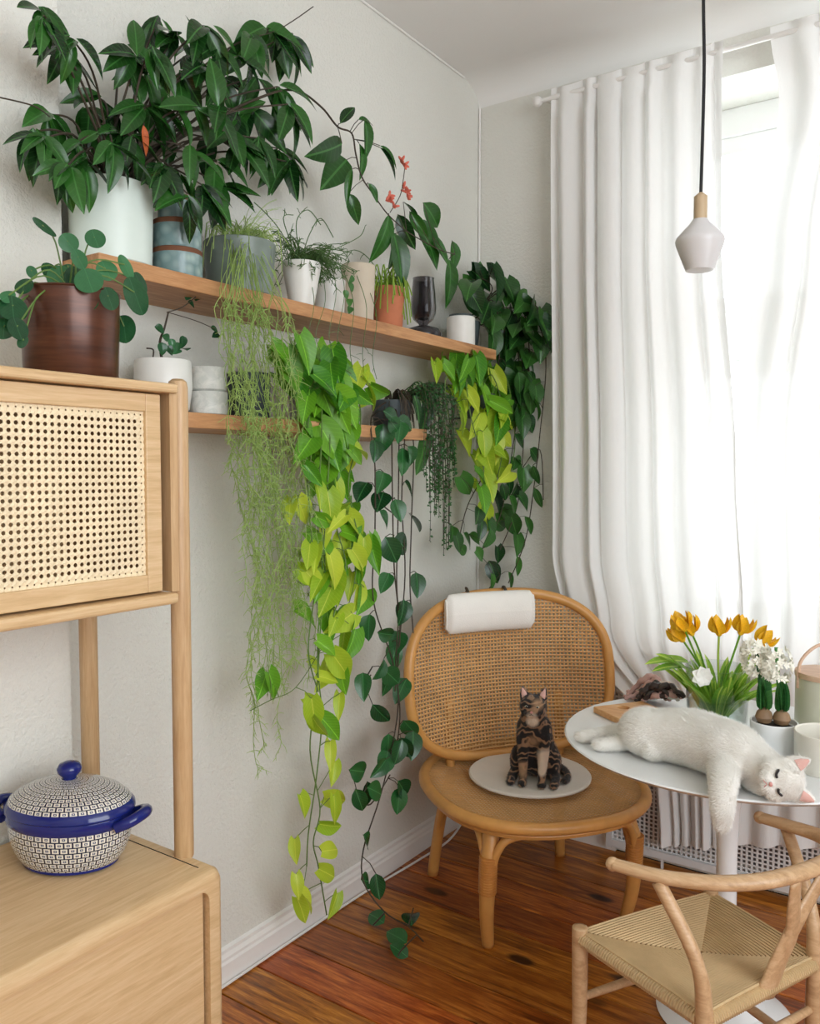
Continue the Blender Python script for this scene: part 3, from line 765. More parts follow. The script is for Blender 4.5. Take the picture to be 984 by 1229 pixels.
for k in range(120):
    a = rr2.uniform(0, 2 * PI); d = V((math.cos(a) * .7 + .2, math.sin(a), 1.0))
    s0 = topg + V((rr2.uniform(-.03, .03), rr2.uniform(-.04, .04), -.012)); L = rr2.uniform(.05, .10)
    pts = [s0, s0 + d.normalized() * L * .5, s0 + d.normalized() * L * .75 + V((d.x * .03, d.y * .03, 0)), s0 + V((d.x * .09, d.y * .09, rr2.uniform(-.07, .05)))]
    for q in pts: q.x = max(q.x, .015)
    b.tube(spl(pts, 3), .0010, 3, caps=False)
for k in range(16):
    s0 = topg; e = at(rr2.uniform(250, 340), rr2.uniform(235, 275), x=rr2.uniform(.05, .2)); b.tube(spl([s0, s0.lerp(e, .6) + V((0, 0, .02)), e], 4), .0006, 3, caps=False)
o = b.build('trailing_stems', 'twig_pale', rh); o['kind'] = 'stuff'

# ---- small white tapered pot with a bushy rhipsalis
wp = V((.175, at(362, 358, x=.175).y, Z1)); mp_ = mpp(wp)
rw = thing('potted_rhipsalis', wp, 'twiggy dark green plant in small tapered white pot on the upper shelf', 'plant')
pot(rw, wp, cup(15 * mp_, 24 * mp_, 50 * mp_), 'white_ceramic')
b = MB(); tw = wp + V((0, 0, 50 * mp_))
for k in range(190):
    a = rr2.uniform(0, 2 * PI); d = V((math.cos(a) * .8 + .25, math.sin(a) + .35, rr2.uniform(-.2, 1.1))).normalized()
    s0 = tw + V((rr2.uniform(-.02, .02), rr2.uniform(-.025, .025), -.01)); L = rr2.uniform(.04, .12)
    e = s0 + d * L + V((0, rr2.uniform(0, .03), -rr2.uniform(0, .03))); e.x = max(e.x, .02)
    b.tube(spl([s0, s0 + d * L * .5 + V((0, 0, .02)), e], 3), .0011, 3, caps=False)
    for _ in range(4): twig(e, R3(1) + V((.1, 0, .2)), rr2.uniform(.008, .02), .0011)
for pts in ([(352, 305), (335, 275), (318, 255), (305, 243)], [(358, 300), (356, 265), (370, 252), (385, 270)], [(365, 300), (372, 280), (385, 262), (400, 285)], [(352, 300), (340, 262), (352, 258)], [(385, 320), (425, 300), (450, 320), (455, 345), (447, 372)], [(400, 300), (430, 285), (437, 275)]):
    P = spl([at(x, y, x=.17) for x, y in pts], 5); b.tube(P, .0013, 4)
    for q in P[6:]:
        if rr2.random() < .35: twig(q, R3(1) + V((0, 0, .4)), .022, .0011, 3)
for (xa, ya, xb, yb) in ((370, 345, 372, 440), (395, 330, 400, 430), (405, 330, 410, 440), (412, 345, 425, 450), (440, 360, 452, 455), (385, 340, 384, 420), (428, 350, 440, 460)):
    P = spl([at(xa, ya - 20, x=.18), at((xa + xb) / 2 + 6, ya + 20, x=.24), at(xb - 5, (ya + yb) / 2 + 20, x=.235), at(xb, yb, x=.23)], 5); b.tube(P, .0010, 4)
    for q in P[8:]:
        if rr2.random() < .4: twig(q, V((.2, rr2.uniform(-1, 1), rr2.uniform(-.4, .8))), .03, .0009, 2)
o = b.build('twigs', 'twig_dark', rw); o['kind'] = 'stuff'

# ---- pale pot, beige tall pot, terracotta pot
c = V((.11, at(396, 368, x=.11).y, Z1)); mp_ = mpp(c)
t = thing('white_planter', c, 'plain pale grey planter behind the tapered white pot', 'pot'); pot(t, c, cup(17 * mp_, 19 * mp_, 46 * mp_), 'white_ceramic', .92)
c = V((.155, at(430, 378, x=.155).y, Z1)); mp_ = mpp(c)
t = thing('beige_pot', c, 'tall beige stoneware pot between white and terracotta pots', 'pot'); pot(t, c, cup(18 * mp_, 20.5 * mp_, 66 * mp_), 'beige_stoneware', .92)
for k in range(5):
    ba = hang(t, 'bean', 'leaf_small', 415 + rnd.uniform(-4, 10), 335 + k * 9, .21, 11)
c = V((.155, at(466, 386, x=.155).y, Z1)); mp_ = mpp(c)
t = thing('terracotta_plant', c, 'terracotta pot with stringy yellow green plant on the upper shelf', 'plant'); pot(t, c, cup(17 * mp_, 20 * mp_, 48 * mp_), 'terracotta')
b = MB()
for k in range(46):
    s0 = c + V((rr2.uniform(-.02, .02), rr2.uniform(-.025, .025), 46 * mp_)); a = rr2.uniform(0, 2 * PI)
    d = V((math.cos(a) * .03 + .015, math.sin(a) * .05, 0)); hh = rr2.uniform(.015, .075)
    b.tube(spl([s0, s0 + d * .6 + V((0, 0, hh)), s0 + d + V((0, 0, hh * .4)), s0 + d * 1.3 + V((0, 0, -rr2.uniform(0, .10)))], 4), .0021, 4)
o = b.build('stems', 'grass_yellow', t); o['kind'] = 'stuff'

# ---- smoky glass vase and white lidded jar
c = V((.150, at(508, 397, x=.150).y, Z1)); mp_ = mpp(c)
t = thing('glass_vase', c, 'smoky glass bud vase on a round black base, upper shelf', 'vase')
MB().lathe([(0, 0), (22 * mp_, .001), (22.5 * mp_, .012), (19 * mp_, .027), (9 * mp_, .036), (0, .037)], c, 32).build('base', 'smoky_black_ceramic', t)
MB().lathe([(0, .023), (5 * mp_, .024), (6 * mp_, .030), (12 * mp_, .044), (15 * mp_, .062), (15.5 * mp_, .085), (14.5 * mp_, .125), (12.5 * mp_, .175), (13 * mp_, .178), (11.5 * mp_, .175), (13.3 * mp_, .125), (14 * mp_, .085), (13.5 * mp_, .064), (10 * mp_, .05), (0, .04)], c + V((0, 0, .0135)), 32).build('bulb', 'smoky_glass', t)
MB().tube(spl([c + V((0, 0, .04)), c + V((.005, .0, .12)), c + V((.01, .015, .19))], 5), .0016, 5).build('twig', 'dark_stem', t)
c = V((.160, at(553, 409, x=.160).y, Z1)); mp_ = mpp(c)
t = thing('white_jar', c, 'small ribbed white jar with dark lid at the end of the upper shelf', 'jar')
b = MB(); n_ = 40
b.lathe([(0, 0), (16.5 * mp_, 0), (17 * mp_, .003), (17 * mp_, .094), (16 * mp_, .097), (0, .097)], c, 48); b.build('jar_body', 'white_ceramic', t)
MB().lathe([(0, .097), (14 * mp_, .097), (14.5 * mp_, .101), (14 * mp_, .105), (4 * mp_, .107), (0, .107)], c, 32).build('lid', 'dark_grey_pot', t)

# ---- dark pothos at the far end of the upper shelf
c = V((.11, -.295, Z1)); 
dp = thing('trailing_pothos', c, 'dark green pothos spilling over the corner end of the upper shelf', 'plant')
pot(dp, c, cup(.05, .06, .10), 'dark_grey_pot')
def Z6b(l): return [(480 + x / 4.92, 320 + y / 4.92) for x, y in l]
def Z6(l): return [(420 + x / 3.514, 420 + y / 3.514) for x, y in l]
def Z7(l): return [(260 + x / 2.56, 680 + y / 2.56) for x, y in l]
def Z5(l): return [(220 + x / 3.28, 400 + y / 3.28) for x, y in l]
b = MB()
ds = []
tp = c + V((0, 0, .095))
for pts in ([(600, 370), (640, 380), (655, 430), (648, 520), (640, 590), (630, 650), (610, 700)], [(600, 350), (625, 365), (635, 420), (630, 500), (622, 600), (600, 660)], [(590, 360), (600, 400), (598, 440)], [(600, 345), (620, 345), (645, 370), (664, 400)], [(590, 350), (580, 335), (572, 340)], [(615, 400), (622, 470), (615, 540), (600, 620), (575, 665)], [(610, 520), (575, 580), (560, 610), (550, 650)], [(628, 560), (648, 540), (652, 600)], [(600, 690), (588, 705), (578, 722)]):
    xs_ = [.16 + .012 * i for i in range(len(pts))]
    P = ([tp] if pts[0][1] < 410 else []) + [(lambda q, x, y: q if q.y < -.04 else at(x, y, y=-.05))(at(x, y, x=min(.26, xx)), x, y) for (x, y), xx in zip(pts, xs_)]
    P = spl(P, 6); ds.append(P); b.tube(P, .0020, 5)
lst = Z6b([(400, 120), (430, 140), (490, 80), (470, 100), (450, 200), (440, 205), (600, 100), (580, 110), (540, 190), (640, 140), (660, 150), (700, 210), (740, 220), (760, 250), (800, 280), (840, 300), (870, 350), (890, 400), (820, 300), (560, 330), (600, 300), (540, 400), (620, 400), (560, 480), (600, 450), (660, 300), (700, 340), (760, 380), (800, 450), (830, 490), (780, 520), (700, 420), (650, 480), (610, 540), (590, 380), (640, 350), (720, 470), (670, 400), (560, 290), (510, 250)])
for (x, y) in lst:
    ba = hang(dp, 'heart', 'leaf_pothos_dark', x + rnd.uniform(-2, 2), y + rnd.uniform(-2, 2), rnd.uniform(.12, .25), rnd.uniform(30, 46), None, .35, .6, rnd.uniform(.8, 1.0), spread=75)
    q = nearest(ds, ba); b.tube([q, q.lerp(ba, .5) + V((.004, 0, .006)), ba], .0012, 4)
lst = Z6b([(680, 600), (740, 620), (790, 590), (720, 680), (660, 640), (770, 700), (800, 760), (720, 760), (690, 820), (750, 850), (760, 920), (820, 840), (640, 600), (700, 720), (740, 560), (680, 880), (720, 940), (640, 700), (790, 660), (660, 760), (770, 800)]) + Z6([(785, 450), (735, 640), (690, 650), (625, 640), (700, 600), (740, 550), (695, 750), (720, 820), (600, 990), (625, 860), (610, 930), (545, 870), (475, 850), (435, 770), (525, 790), (540, 700), (600, 760), (640, 750), (490, 580), (460, 820), (590, 800), (670, 700), (720, 390), (730, 320), (690, 470), (650, 600), (560, 760), (500, 800), (680, 560), (710, 480), (660, 720)])
for (x, y) in lst:
    ba = hang(dp, 'heart' if rnd.random() < .5 else 'oval', 'leaf_pothos_dark', x + rnd.uniform(-2, 2), y + rnd.uniform(-2, 2), rnd.uniform(.10, .24), rnd.uniform(22, 30), None, .3, .4, rnd.uniform(.8, 1.05), spread=60)
    q = nearest(ds, ba); b.tube([q, q.lerp(ba, .5) + V((.004, 0, .006)), ba], .0011, 4)
for (x, y, a) in ((643, 571, 20), (646, 598, 15), (635, 631, 25), (622, 680, 10), (613, 698, 20), (578, 724, 25)):
    ba = hang(dp, 'oval', 'leaf_pothos_dark', x, y, .2, 27, a, .1, .2, .55)
    q = nearest(ds, ba); b.tube([q, q.lerp(ba, .5) + V((.004, 0, .006)), ba], .0011, 4)
b.build('stem', 'dark_stem', dp)

# ---- lower shelf: white bowls, dark pot
c = V((.12, at(196, 455, x=.12).y, Z2)); mp_ = mpp(c); hb = at(196, 433, x=.12).z - Z2
t = thing('white_bowl_plant', c, 'off-white bowl with a small bare-stemmed succulent, behind the cabinet top', 'plant')
pot(t, c, [(0, 0), (25 * mp_, 0), (30 * mp_, .01), (34 * mp_, hb * .5), (33 * mp_, hb - .003), (32 * mp_, hb), (31 * mp_, hb - .003), (31 * mp_, hb - .012), (0, hb - .014)], 'white_ceramic', .95)
b = MB()
s1 = spl([at(194, 430, x=.12), at(192, 410, x=.13), at(197, 395, x=.14), at(202, 375, x=.14)], 5); b.tube(s1, [.0035 - .0016 * i / 15 for i in range(16)], 6)
s2 = spl([at(200, 375, x=.14), at(220, 368, x=.16), at(240, 352, x=.17)], 5); b.tube(s2, .0012, 5)
s3 = spl([at(202, 375, x=.14), at(235, 385, x=.17), at(258, 395, x=.18)], 5); b.tube(s3, .0010, 5)
s4 = spl([at(183, 432, x=.12), at(184, 420, x=.12), at(176, 418, x=.12)], 4); b.tube(s4, .0018, 5)
b.build('stem', 'dark_stem', t)
for (x, y) in ((192, 395), (200, 405), (206, 412), (214, 415), (220, 410), (195, 418), (204, 420), (212, 420), (226, 355), (238, 358), (230, 365), (258, 395), (260, 402), (222, 418)):
    hang(t, 'bean', 'leaf_pilea', x, y, .15, rnd.uniform(11, 16), None, .4, .5, 1.1, spread=120)
st = V((.13, at(250, 490, x=.13).y, Z2)); mp_ = mpp(st)
for i, (lb, hz) in enumerate((('lower of two stacked white crackle bowls on the lower shelf', 0), ('upper of two stacked white crackle bowls on the lower shelf', 1))):
    r_ = (23 if i == 0 else 21.5) * mp_; h_ = 29 * mp_; c = st + V((0, 0, h_ * i))
    t = thing('stacked_bowl', c, lb, 'bowl', 'white bowls stacked on the lower shelf')
    MB().lathe([(0, 0), (r_ * .9, 0), (r_, .005), (r_, h_ - .003), (r_ * .985, h_ - .0008)], c, 36).build('bowl', 'cracked_white_glaze', t)
    MB().lathe([(r_ * .985, h_ - .0008), (r_ * .94, h_ - .0004), (r_ * .92, h_ - .004), (0, h_ - .006)], c, 36).build('rim', 'cracked_white_glaze', t)
c = V((.11, at(299, 492, x=.11).y, Z2)); mp_ = mpp(c)
t = thing('dark_pot', c, 'dark grey pot behind the feathery trailing stems, lower shelf', 'pot'); pot(t, c, cup(24 * mp_, 26 * mp_, 55 * mp_), 'dark_grey_pot', .92)

# ---- bright pothos trailing to the floor
c = V((.13, at(375, 495, x=.13).y, Z2)); mp_ = mpp(c)
na = thing('trailing_pothos', c, 'bright lime green pothos vine trailing from the lower shelf to the floor', 'plant')
pot(na, c, cup(26 * mp_, 30 * mp_, 58 * mp_), 'white_ceramic')
b = MB(); ns = []
tp = c + V((0, 0, 56 * mp_))
for pts in ([(385, 450), (386, 520), (383, 600), (390, 680), (384, 760), (380, 830), (372, 900), (384, 970), (376, 1010), (382, 1040), (392, 1098)], [(392, 450), (396, 520), (392, 600), (386, 690), (381, 790), (386, 860), (380, 930), (370, 1000), (368, 1040)], [(400, 470), (408, 540), (402, 620), (415, 680), (400, 740)], [(375, 460), (368, 540), (372, 620), (378, 700), (370, 780), (382, 830)], [(385, 780), (355, 825), (325, 840), (300, 853)], [(425, 470), (432, 520), (418, 580), (430, 650), (425, 700)], [(405, 440), (430, 455), (460, 475)]):
    xs_ = [.20] + [.235] * 20
    P = ([tp] if pts[0][1] < 500 else []) + [at(x, y, x=max(.03, xx - max(0, y - 900) * .0005)) for (x, y), xx in zip(pts, xs_)]
    P = spl(P, 6); ns.append(P); b.tube(P, .0012 if pts[0][1] > 700 else .0020, 5)
A5 = Z5([(395, 85), (400, 130), (485, 80), (560, 110), (600, 130), (640, 160), (530, 170), (500, 210), (570, 200), (630, 220), (600, 270), (650, 270), (560, 300), (620, 320), (660, 340), (510, 400), (570, 390), (610, 400), (640, 440), (500, 515), (560, 500), (620, 540), (540, 120), (580, 160), (610, 190), (650, 200), (520, 340), (490, 380), (450, 110), (430, 150), (460, 190), (420, 210), (520, 230), (560, 250), (590, 230), (640, 250), (540, 360), (580, 430), (630, 490), (480, 290), (660, 400), (540, 430), (590, 470), (530, 260), (660, 300), (520, 150), (630, 380), (590, 350), (480, 450), (545, 560)])
for (x, y) in A5:
    ba = hang(na, 'heart', 'leaf_pothos_green', x, y, rnd.uniform(.17, .27), rnd.uniform(36, 52), None, .4, .5, rnd.uniform(.7, .95), spread=60)
    q = nearest(ns, ba); b.tube([q, q.lerp(ba, .5) + V((.004, 0, .008)), ba], .0013, 4)
AL = Z5([(690, 180), (720, 260), (745, 235), (780, 235), (690, 490), (590, 610), (520, 590), (630, 600), (415, 690), (475, 705), (670, 715), (580, 690), (690, 800), (710, 860), (660, 780), (560, 800), (495, 870), (630, 920), (700, 930), (520, 975), (590, 950), (540, 640), (610, 740), (650, 870), (560, 880), (610, 650), (640, 520), (560, 740)])
AG = Z7([(310, 55), (440, 20), (435, 95), (345, 180), (385, 145), (390, 240), (345, 250), (285, 155), (335, 330), (385, 345), (180, 370), (375, 430), (315, 500), (355, 500), (350, 580), (360, 635), (270, 740), (370, 715), (365, 750), (355, 800), (355, 870), (345, 945), (240, 875), (250, 985), (285, 1030), (360, 1045), (265, 1060), (320, 60), (340, 100), (370, 60), (410, 60), (310, 310), (300, 460)])
AX2 = [(x + rnd.uniform(-16, 16), y + rnd.uniform(-16, 16)) for (x, y) in AL + AG if rnd.random() < .6 and y < 900]
for i, (x, y) in enumerate(AL + AG + AX2):
    big_ = rnd.uniform(32, 50) if y < 900 else rnd.uniform(28, 40)
    mt = 'leaf_neon' if (rnd.random() < .62 or y > 880) else 'leaf_pothos_green'
    ba = hang(na, 'heart', mt, x, y, max(.06, rnd.uniform(.20, .27) - max(0, y - 900) * .0004), big_, None, .3, .4, rnd.uniform(.5, .85), spread=80)
    q = nearest(ns, ba); b.tube([q, q.lerp(ba, .5) + V((.004, 0, .006)), ba], .0012, 4)
b.build('stem', 'green_stem', na)

# ---- dark heart-leaved hoya trailing to the floor
c = V((.12, at(470, 510, x=.12).y, Z2)); mp_ = mpp(c)
hy = thing('trailing_hoya', c, 'dark round-leaved hoya vine trailing from the lower shelf down to the floorboards', 'plant')
pot(hy, c, cup(21 * mp_, 25 * mp_, 34 * mp_), 'dark_grey_pot')
b = MB(); hs = []; tp = c + V((0, 0, 36 * mp_))
for pts in ([(446, 500), (450, 560), (450, 640), (448, 720), (470, 790), (478, 840), (470, 900), (455, 960), (436, 1020), (437, 1060), (462, 1095), (490, 1112), (508, 1130)],
            [(470, 510), (471, 600), (473, 680), (478, 740), (475, 800), (480, 860), (472, 920)],
            [(478, 510), (478, 600), (476, 700), (480, 760), (474, 830)],
            [(485, 510), (482, 600), (486, 690), (478, 780)],
            [(495, 520), (494, 620), (492, 700), (496, 760)],
            [(450, 560), (456, 600), (470, 615)], [(447, 800), (430, 830), (445, 810)], [(468, 930), (445, 965), (430, 958)],
            [(462, 1095), (448, 1110)], [(490, 1112), (496, 1090)], [(500, 1122), (482, 1140), (478, 1148)]):
    xs_ = [.20] + [.235] * 30
    P = []
    for i, (x, y) in enumerate(pts):
        q = at(x, y, x=xs_[i])
        if y > 1000: q = at(x, y, x=.235 + (y - 1000) * .0012)
        if q.z < .012: q = at(x, y, z=.012)
        P.append(q)
    if pts[0][1] < 530: P = [tp] + P
    P = spl(P, 6); hs.append(P); b.tube(P, .0022, 5)
for k in range(26):   # the wiry crown over the pot
    a = rr2.uniform(0, 2 * PI); d = V((math.cos(a) * .05 + .03, math.sin(a) * .06, 0))
    b.tube(spl([tp + V((0, 0, -.02)), tp + d * .5 + V((0, 0, rr2.uniform(.01, .03))), tp + d + V((0, 0, -.02)), tp + d * 1.15 + V((0, 0, -rr2.uniform(.05, .12)))], 4), .0016, 4)
B6 = Z6([(110, 420), (50, 590), (130, 630), (135, 550), (255, 585), (225, 470), (205, 675), (280, 720), (150, 715), (225, 820), (175, 845), (150, 975), (285, 990), (225, 1095), (140, 370), (190, 320), (240, 310), (210, 340), (180, 280), (260, 450)])
B7 = Z7([(575, 140), (465, 185), (525, 210), (555, 230), (545, 275), (505, 315), (450, 365), (525, 355), (568, 375), (505, 455), (595, 500), (560, 570), (605, 545), (505, 620), (440, 630), (465, 705), (440, 720), (575, 685), (465, 845), (465, 965), (495, 985), (540, 340), (530, 560), (580, 560), (490, 690), (560, 720), (520, 600)])
for (x, y) in B6 + B7:
    L = rnd.uniform(28, 36)
    if y > 1000: xp = .27
    else: xp = rnd.uniform(.22, .27)
    ba = hang(hy, 'oval', 'leaf_hoya', x, y, xp, L, None, .25, .4, rnd.uniform(.95, 1.2), spread=75)
    q = nearest(hs, ba); b.tube([q, q.lerp(ba, .5) + V((.003, 0, .006)), ba], .0014, 4)
for (x, y, L) in ((487 / 2.56 + 260, 1085 / 2.56 + 680, 32), (550 / 2.56 + 260, 1145 / 2.56 + 680, 34), (597 / 2.56 + 260, 1085 / 2.56 + 680, 34), (478, 1146, 26)):
    p = at(x, y, z=.022); q = nearest(hs, p); d = (p - q); d.z = .012; L_ = L * mpp(p)
    leaf(hy, 'oval', 'leaf_hoya', p - d.normalized() * L_ * .5 + ZU * .008, d + V((0, 0, .012)), V((.4, -.8, .9)) + R3(.2), L_, wf=1.0)
b.build('stem', 'dark_stem', hy)

# ---- string-of-beans plant with strap leaves
c = V((.12, at(524, 512, x=.12).y, Z2)); c.y = max(c.y, -.76) if c.y < -.76 else min(c.y, -.755); mp_ = mpp(c)
sb = thing('bead_vine', c, 'dark plant with tiny bean-like leaves cascading off the lower shelf end', 'plant')
pot(sb, c, cup(.042, .05, .075), 'black_pot')
b = MB(); lf = MB(); tp = c + V((0, 0, .075))
for k in range(46):
    xe = rr2.uniform(508, 546) if k < 34 else rr2.uniform(515, 535); ye = rr2.choice((rr2.uniform(540, 600), rr2.uniform(580, 665))) if abs(xe - 526) < 14 else rr2.uniform(520, 590)
    e0 = at(xe + rr2.uniform(-14, 10), 480 + rr2.uniform(-14, 12), x=rr2.uniform(.17, .25))
    P = spl([tp + V((rr2.uniform(-.02, .02), rr2.uniform(-.02, .02), -.01)), tp.lerp(e0, .6) + V((0, 0, .03)), e0, at(xe, (500 + ye) / 2, x=rr2.uniform(.21, .25)), at(xe, ye, x=rr2.uniform(.21, .24))], 7)
    b.tube(P, .0011, 3, caps=False)
    for q in P[4:]:
        for _ in range(2):
            d = V((rr2.uniform(-.2, .8), rr2.uniform(-1, 1), rr2.uniform(-.9, .2))).normalized(); L = rr2.uniform(.009, .014); w = d.cross(V((.7, -.3, .6)) + R3(.3)).normalized() * L * .34
            o = len(lf.v); lf.v += [q, q + d * L * .5 + w, q + d * L, q + d * L * .5 - w]; lf.f.append((o, o + 1, o + 2, o + 3))
b.build('stem', 'dark_stem', sb); o = lf.build('bean_leaves', 'leaf_small', sb, smooth=False); o['kind'] = 'stuff'
for (x0, y0, x1, y1) in ((497, 475, 508, 505), (512, 520, 506, 565), (516, 470, 512, 520)):
    p0 = at(x0, y0, x=.2); p1 = at(x1, y1, x=.23); d = p1 - p0
    leaf(sb, 'strap', 'leaf_pothos_dark', p0, d, (.9, -.4, .4), d.length, wf=1.7)

# ---- neon philodendron on a small wall bracket shelf end
c = V((.12, at(575, 512, x=.12).y, 1.60)); mp_ = mpp(c)
ne = thing('neon_philodendron', c, 'yellow green philodendron cascading below the upper shelf near the corner', 'plant')
pot(ne, c, cup(.05, .058, .085), 'dark_grey_pot')
MB().lathe([(0, -.004), (.056, -.004), (.058, .006), (.0535, .006)], c, 24).tube([(.004, c.y, c.z - .002), (c.x - .055, c.y, c.z - .002)], .004, 6).tube([(.004, c.y, c.z + .06), (.004, c.y, c.z - .01)], .006, 6).build('wall_bracket', 'dark_grey_pot', ne)
b = MB(); es = []; tp = c + V((0, 0, .08))
for pts in ([(560, 450), (565, 500), (580, 560), (578, 620), (583, 640)], [(590, 450), (605, 500), (600, 560), (585, 600)], [(540, 450), (535, 480), (548, 540)], [(600, 445), (612, 470), (618, 530), (612, 570)], [(530, 440), (520, 440)]):
    P = spl([tp] + [at(x, y, x=.21) for x, y in pts], 6); es.append(P); b.tube(P, .0020, 5)
C1 = Z6b([(215, 610), (250, 570), (330, 570), (340, 650), (400, 680), (440, 610), (470, 600), (520, 640), (560, 680), (600, 720), (630, 760), (650, 850), (580, 800), (540, 720), (480, 700), (300, 620), (370, 630), (420, 720), (500, 750), (560, 760), (610, 830), (360, 690), (450, 660), (600, 900), (280, 590), (390, 600), (500, 610), (550, 640), (590, 680), (460, 740), (520, 790), (630, 800), (320, 680), (420, 640), (660, 900), (570, 860)])
C2 = Z6b([(350, 750), (400, 760), (490, 830), (540, 860), (600, 880), (640, 920), (560, 930), (370, 900), (460, 930), (510, 960), (440, 800), (590, 960)]) + Z6([(560, 230), (620, 370), (660, 380), (590, 350), (570, 400), (580, 460), (640, 430), (620, 410), (545, 490), (560, 540), (660, 530), (590, 570), (570, 630), (575, 700), (490, 390), (540, 580), (600, 500), (560, 430), (630, 480)])
for i, (x, y) in enumerate(C1 + C2):
    mt = 'leaf_pothos_green' if (i < len(C1) and rnd.random() < .8) or rnd.random() < .15 else 'leaf_neon'
    ba = hang(ne, 'heart', mt, x, y, rnd.uniform(.13, .25), rnd.uniform(28, 42), None, .4, .5, rnd.uniform(.5, .8), spread=75)
    q = nearest(es, ba); b.tube([q, q.lerp(ba, .5) + V((.004, 0, .008)), ba], .0012, 4)
b.build('stem', 'green_stem', ne)

# ---- pilea in the brown pot on top of the cabinet
c = at(86, 440, z=1.557); c = V((.36, at(86, 430, x=.36).y, 1.557)); mp_ = mpp(c)
pi_ = thing('pilea_plant', c, 'round-leaved pilea in a shiny brown pot on top of the cabinet', 'plant')
hb = at(86, 352, x=.36).z - c.z
pot(pi_, c, [(0, 0), (52 * mp_, 0), (53.5 * mp_, .003), (56 * mp_, hb - .004), (57.5 * mp_, hb - .002), (57 * mp_, hb), (55 * mp_, hb), (54 * mp_, hb - .012), (0, hb - .014)], 'brown_copper_glaze')
b = MB(); tp = c + V((0, 0, hb - .01))
for (zx, zy, L, a, w, xo) in [(175, 238, 32, 55, .35, 0), (270, 300, 24, 40, 1, .03), (375, 285, 25, 10, 1, .02), (312, 365, 26, 20, .7, .07), (350, 450, 32, 10, 1.1, .09), (430, 520, 30, 10, .75, .09), (420, 410, 26, 20, 1, .03), (495, 395, 32, 20, .45, .05), (535, 510, 50, 10, .55, .08), (490, 640, 38, -10, .75, .03), (240, 440, 34, 0, 1, .0), (350, 530, 26, 0, .9, .07), (95, 470, 28, -40, .8, .02), (50, 560, 36, -10, 1, .04), (70, 640, 30, 10, .8, .06), (20, 590, 36, -10, 1, .0), (90, 690, 20, -30, .7, .07), (125, 415, 16, 20, .8, 0), (550, 460, 30, 15, .5, .06), (200, 420, 28, 30, .8, -.02), (30, 510, 30, -60, .5, .03), (15, 640, 30, -20, 1, .03), (300, 440, 30, 20, .9, .02), (270, 420, 26, -10, .8, -.03)]:
    px, py = zx / 3.28, 200 + zy / 3.28; p = at(px, py, x=c.x + xo); L_ = L * mpp(p)
    a = math.radians(a); tip = V((.35, math.sin(a) * .8, -math.cos(a))).normalized(); base = p - tip * L_ * .5
    leaf(pi_, 'round', 'leaf_pilea', base, tip, V((.75, -.6, .5)) + R3(.25), L_, wf=w)
    s0 = tp + V((rnd.uniform(-.03, .03), rnd.uniform(-.03, .03), 0)); b.tube(spl([s0, s0.lerp(p, .5) + V((0, 0, .035)), p - tip * L_ * .1], 5), .0014, 5)
b.build('stem', 'green_stem', pi_)

# ------------------------------------------------------------------ rattan lounge chair
SC = V((.505, -.52, 0)); GA = -.667
G = V((math.cos(GA), math.sin(GA), 0)); S_ = V((-G.y, G.x, 0))
def ch(u, v, z): return SC + S_ * u + G * v + ZU * z
rc = thing('rattan_chair', SC, 'round-backed rattan lounge chair with woven cane seat in the corner', 'chair')
SZ = .411
def sup(t, a, bb, n): c_, s_ = math.cos(t), math.sin(t); return (math.copysign(abs(c_) ** (2 / n), c_) * a, math.copysign(abs(s_) ** (2 / n), s_) * bb)
HWs, HDs = .336, .345
ring = []
for i in range(72):
    u, v = sup(2 * PI * i / 72, HWs, HDs, 2.35); ring.append(ch(u, v, SZ - .016 + (.012 if v < 0 else 0) * (v / HDs) ** 2))
MB().tube(ring, .019, 10, closed=True).build('seat_frame', 'rattan_pole', rc)
MB().tube([p - ZU * .026 + (SC + ZU * p.z - p) * .05 for p in ring], .013, 8, closed=True).build('seat_underframe', 'rattan_pole', rc)
def weave(fn, a, bb, n, pu, pv, wf, mat, name, nrmf):
    b = MB()
    for axis, p_, lim, lim2 in ((0, pu, a, bb), (1, pv, bb, a)):
        k = int(lim / p_)
        for i in range(-k, k + 1):
            c0 = i * p_
            e = 1 - (abs(c0) / lim) ** n
            if e <= 0: continue
            ext = lim2 * e ** (1 / n); m_ = max(4, int(ext / .03)); pts = []
            for j in range(-m_, m_ + 1):
                d0 = ext * j / m_; pts.append((c0, d0) if axis == 0 else (d0, c0))
            o = len(b.v); hw = p_ * wf / 2
            for q in pts:
                for sg in (-1, 1):
                    qq = (q[0] + sg * hw, q[1]) if axis == 0 else (q[0], q[1] + sg * hw)
                    b.v.append(fn(*qq) + nrmf * (.0014 * axis))
            for j in range(len(pts) - 1): b.f.append((o + 2 * j, o + 2 * j + 1, o + 2 * j + 3, o + 2 * j + 2))
    ob = b.build(name, mat, rc, solid=.0012); ob['kind'] = 'stuff'; return ob
weave(lambda u, v: ch(u, v, SZ - .006 - .012 * max(0, 1 - (u / HWs) ** 2 - (v / HDs) ** 2)), HWs - .012, HDs - .012, 2.35, .011, .011, .56, 'rattan_cane', 'seat_weave', ZU)
HWb, BZ0, BZ1 = .368, .425, .972
def bk(u, w):     # w: -1..1 up the back
    wn = (w + 1) / 2
    return ch(u, -.205 - .065 * wn + .105 * (u / HWb) ** 2 - .015 * math.sin(wn * PI), BZ0 + (BZ1 - BZ0) * wn)
bring = []
for i in range(80):
    u, w = sup(2 * PI * i / 80, HWb, 1, 2.7); bring.append(bk(u, w))
MB().tube(bring, .0175, 10, closed=True).build('back_frame', 'rattan_pole', rc)
weave(bk, HWb - .004, .985, 2.7, .0125, .0125 * 2 / (BZ1 - BZ0), .52, 'rattan_cane', 'back_weave', G)
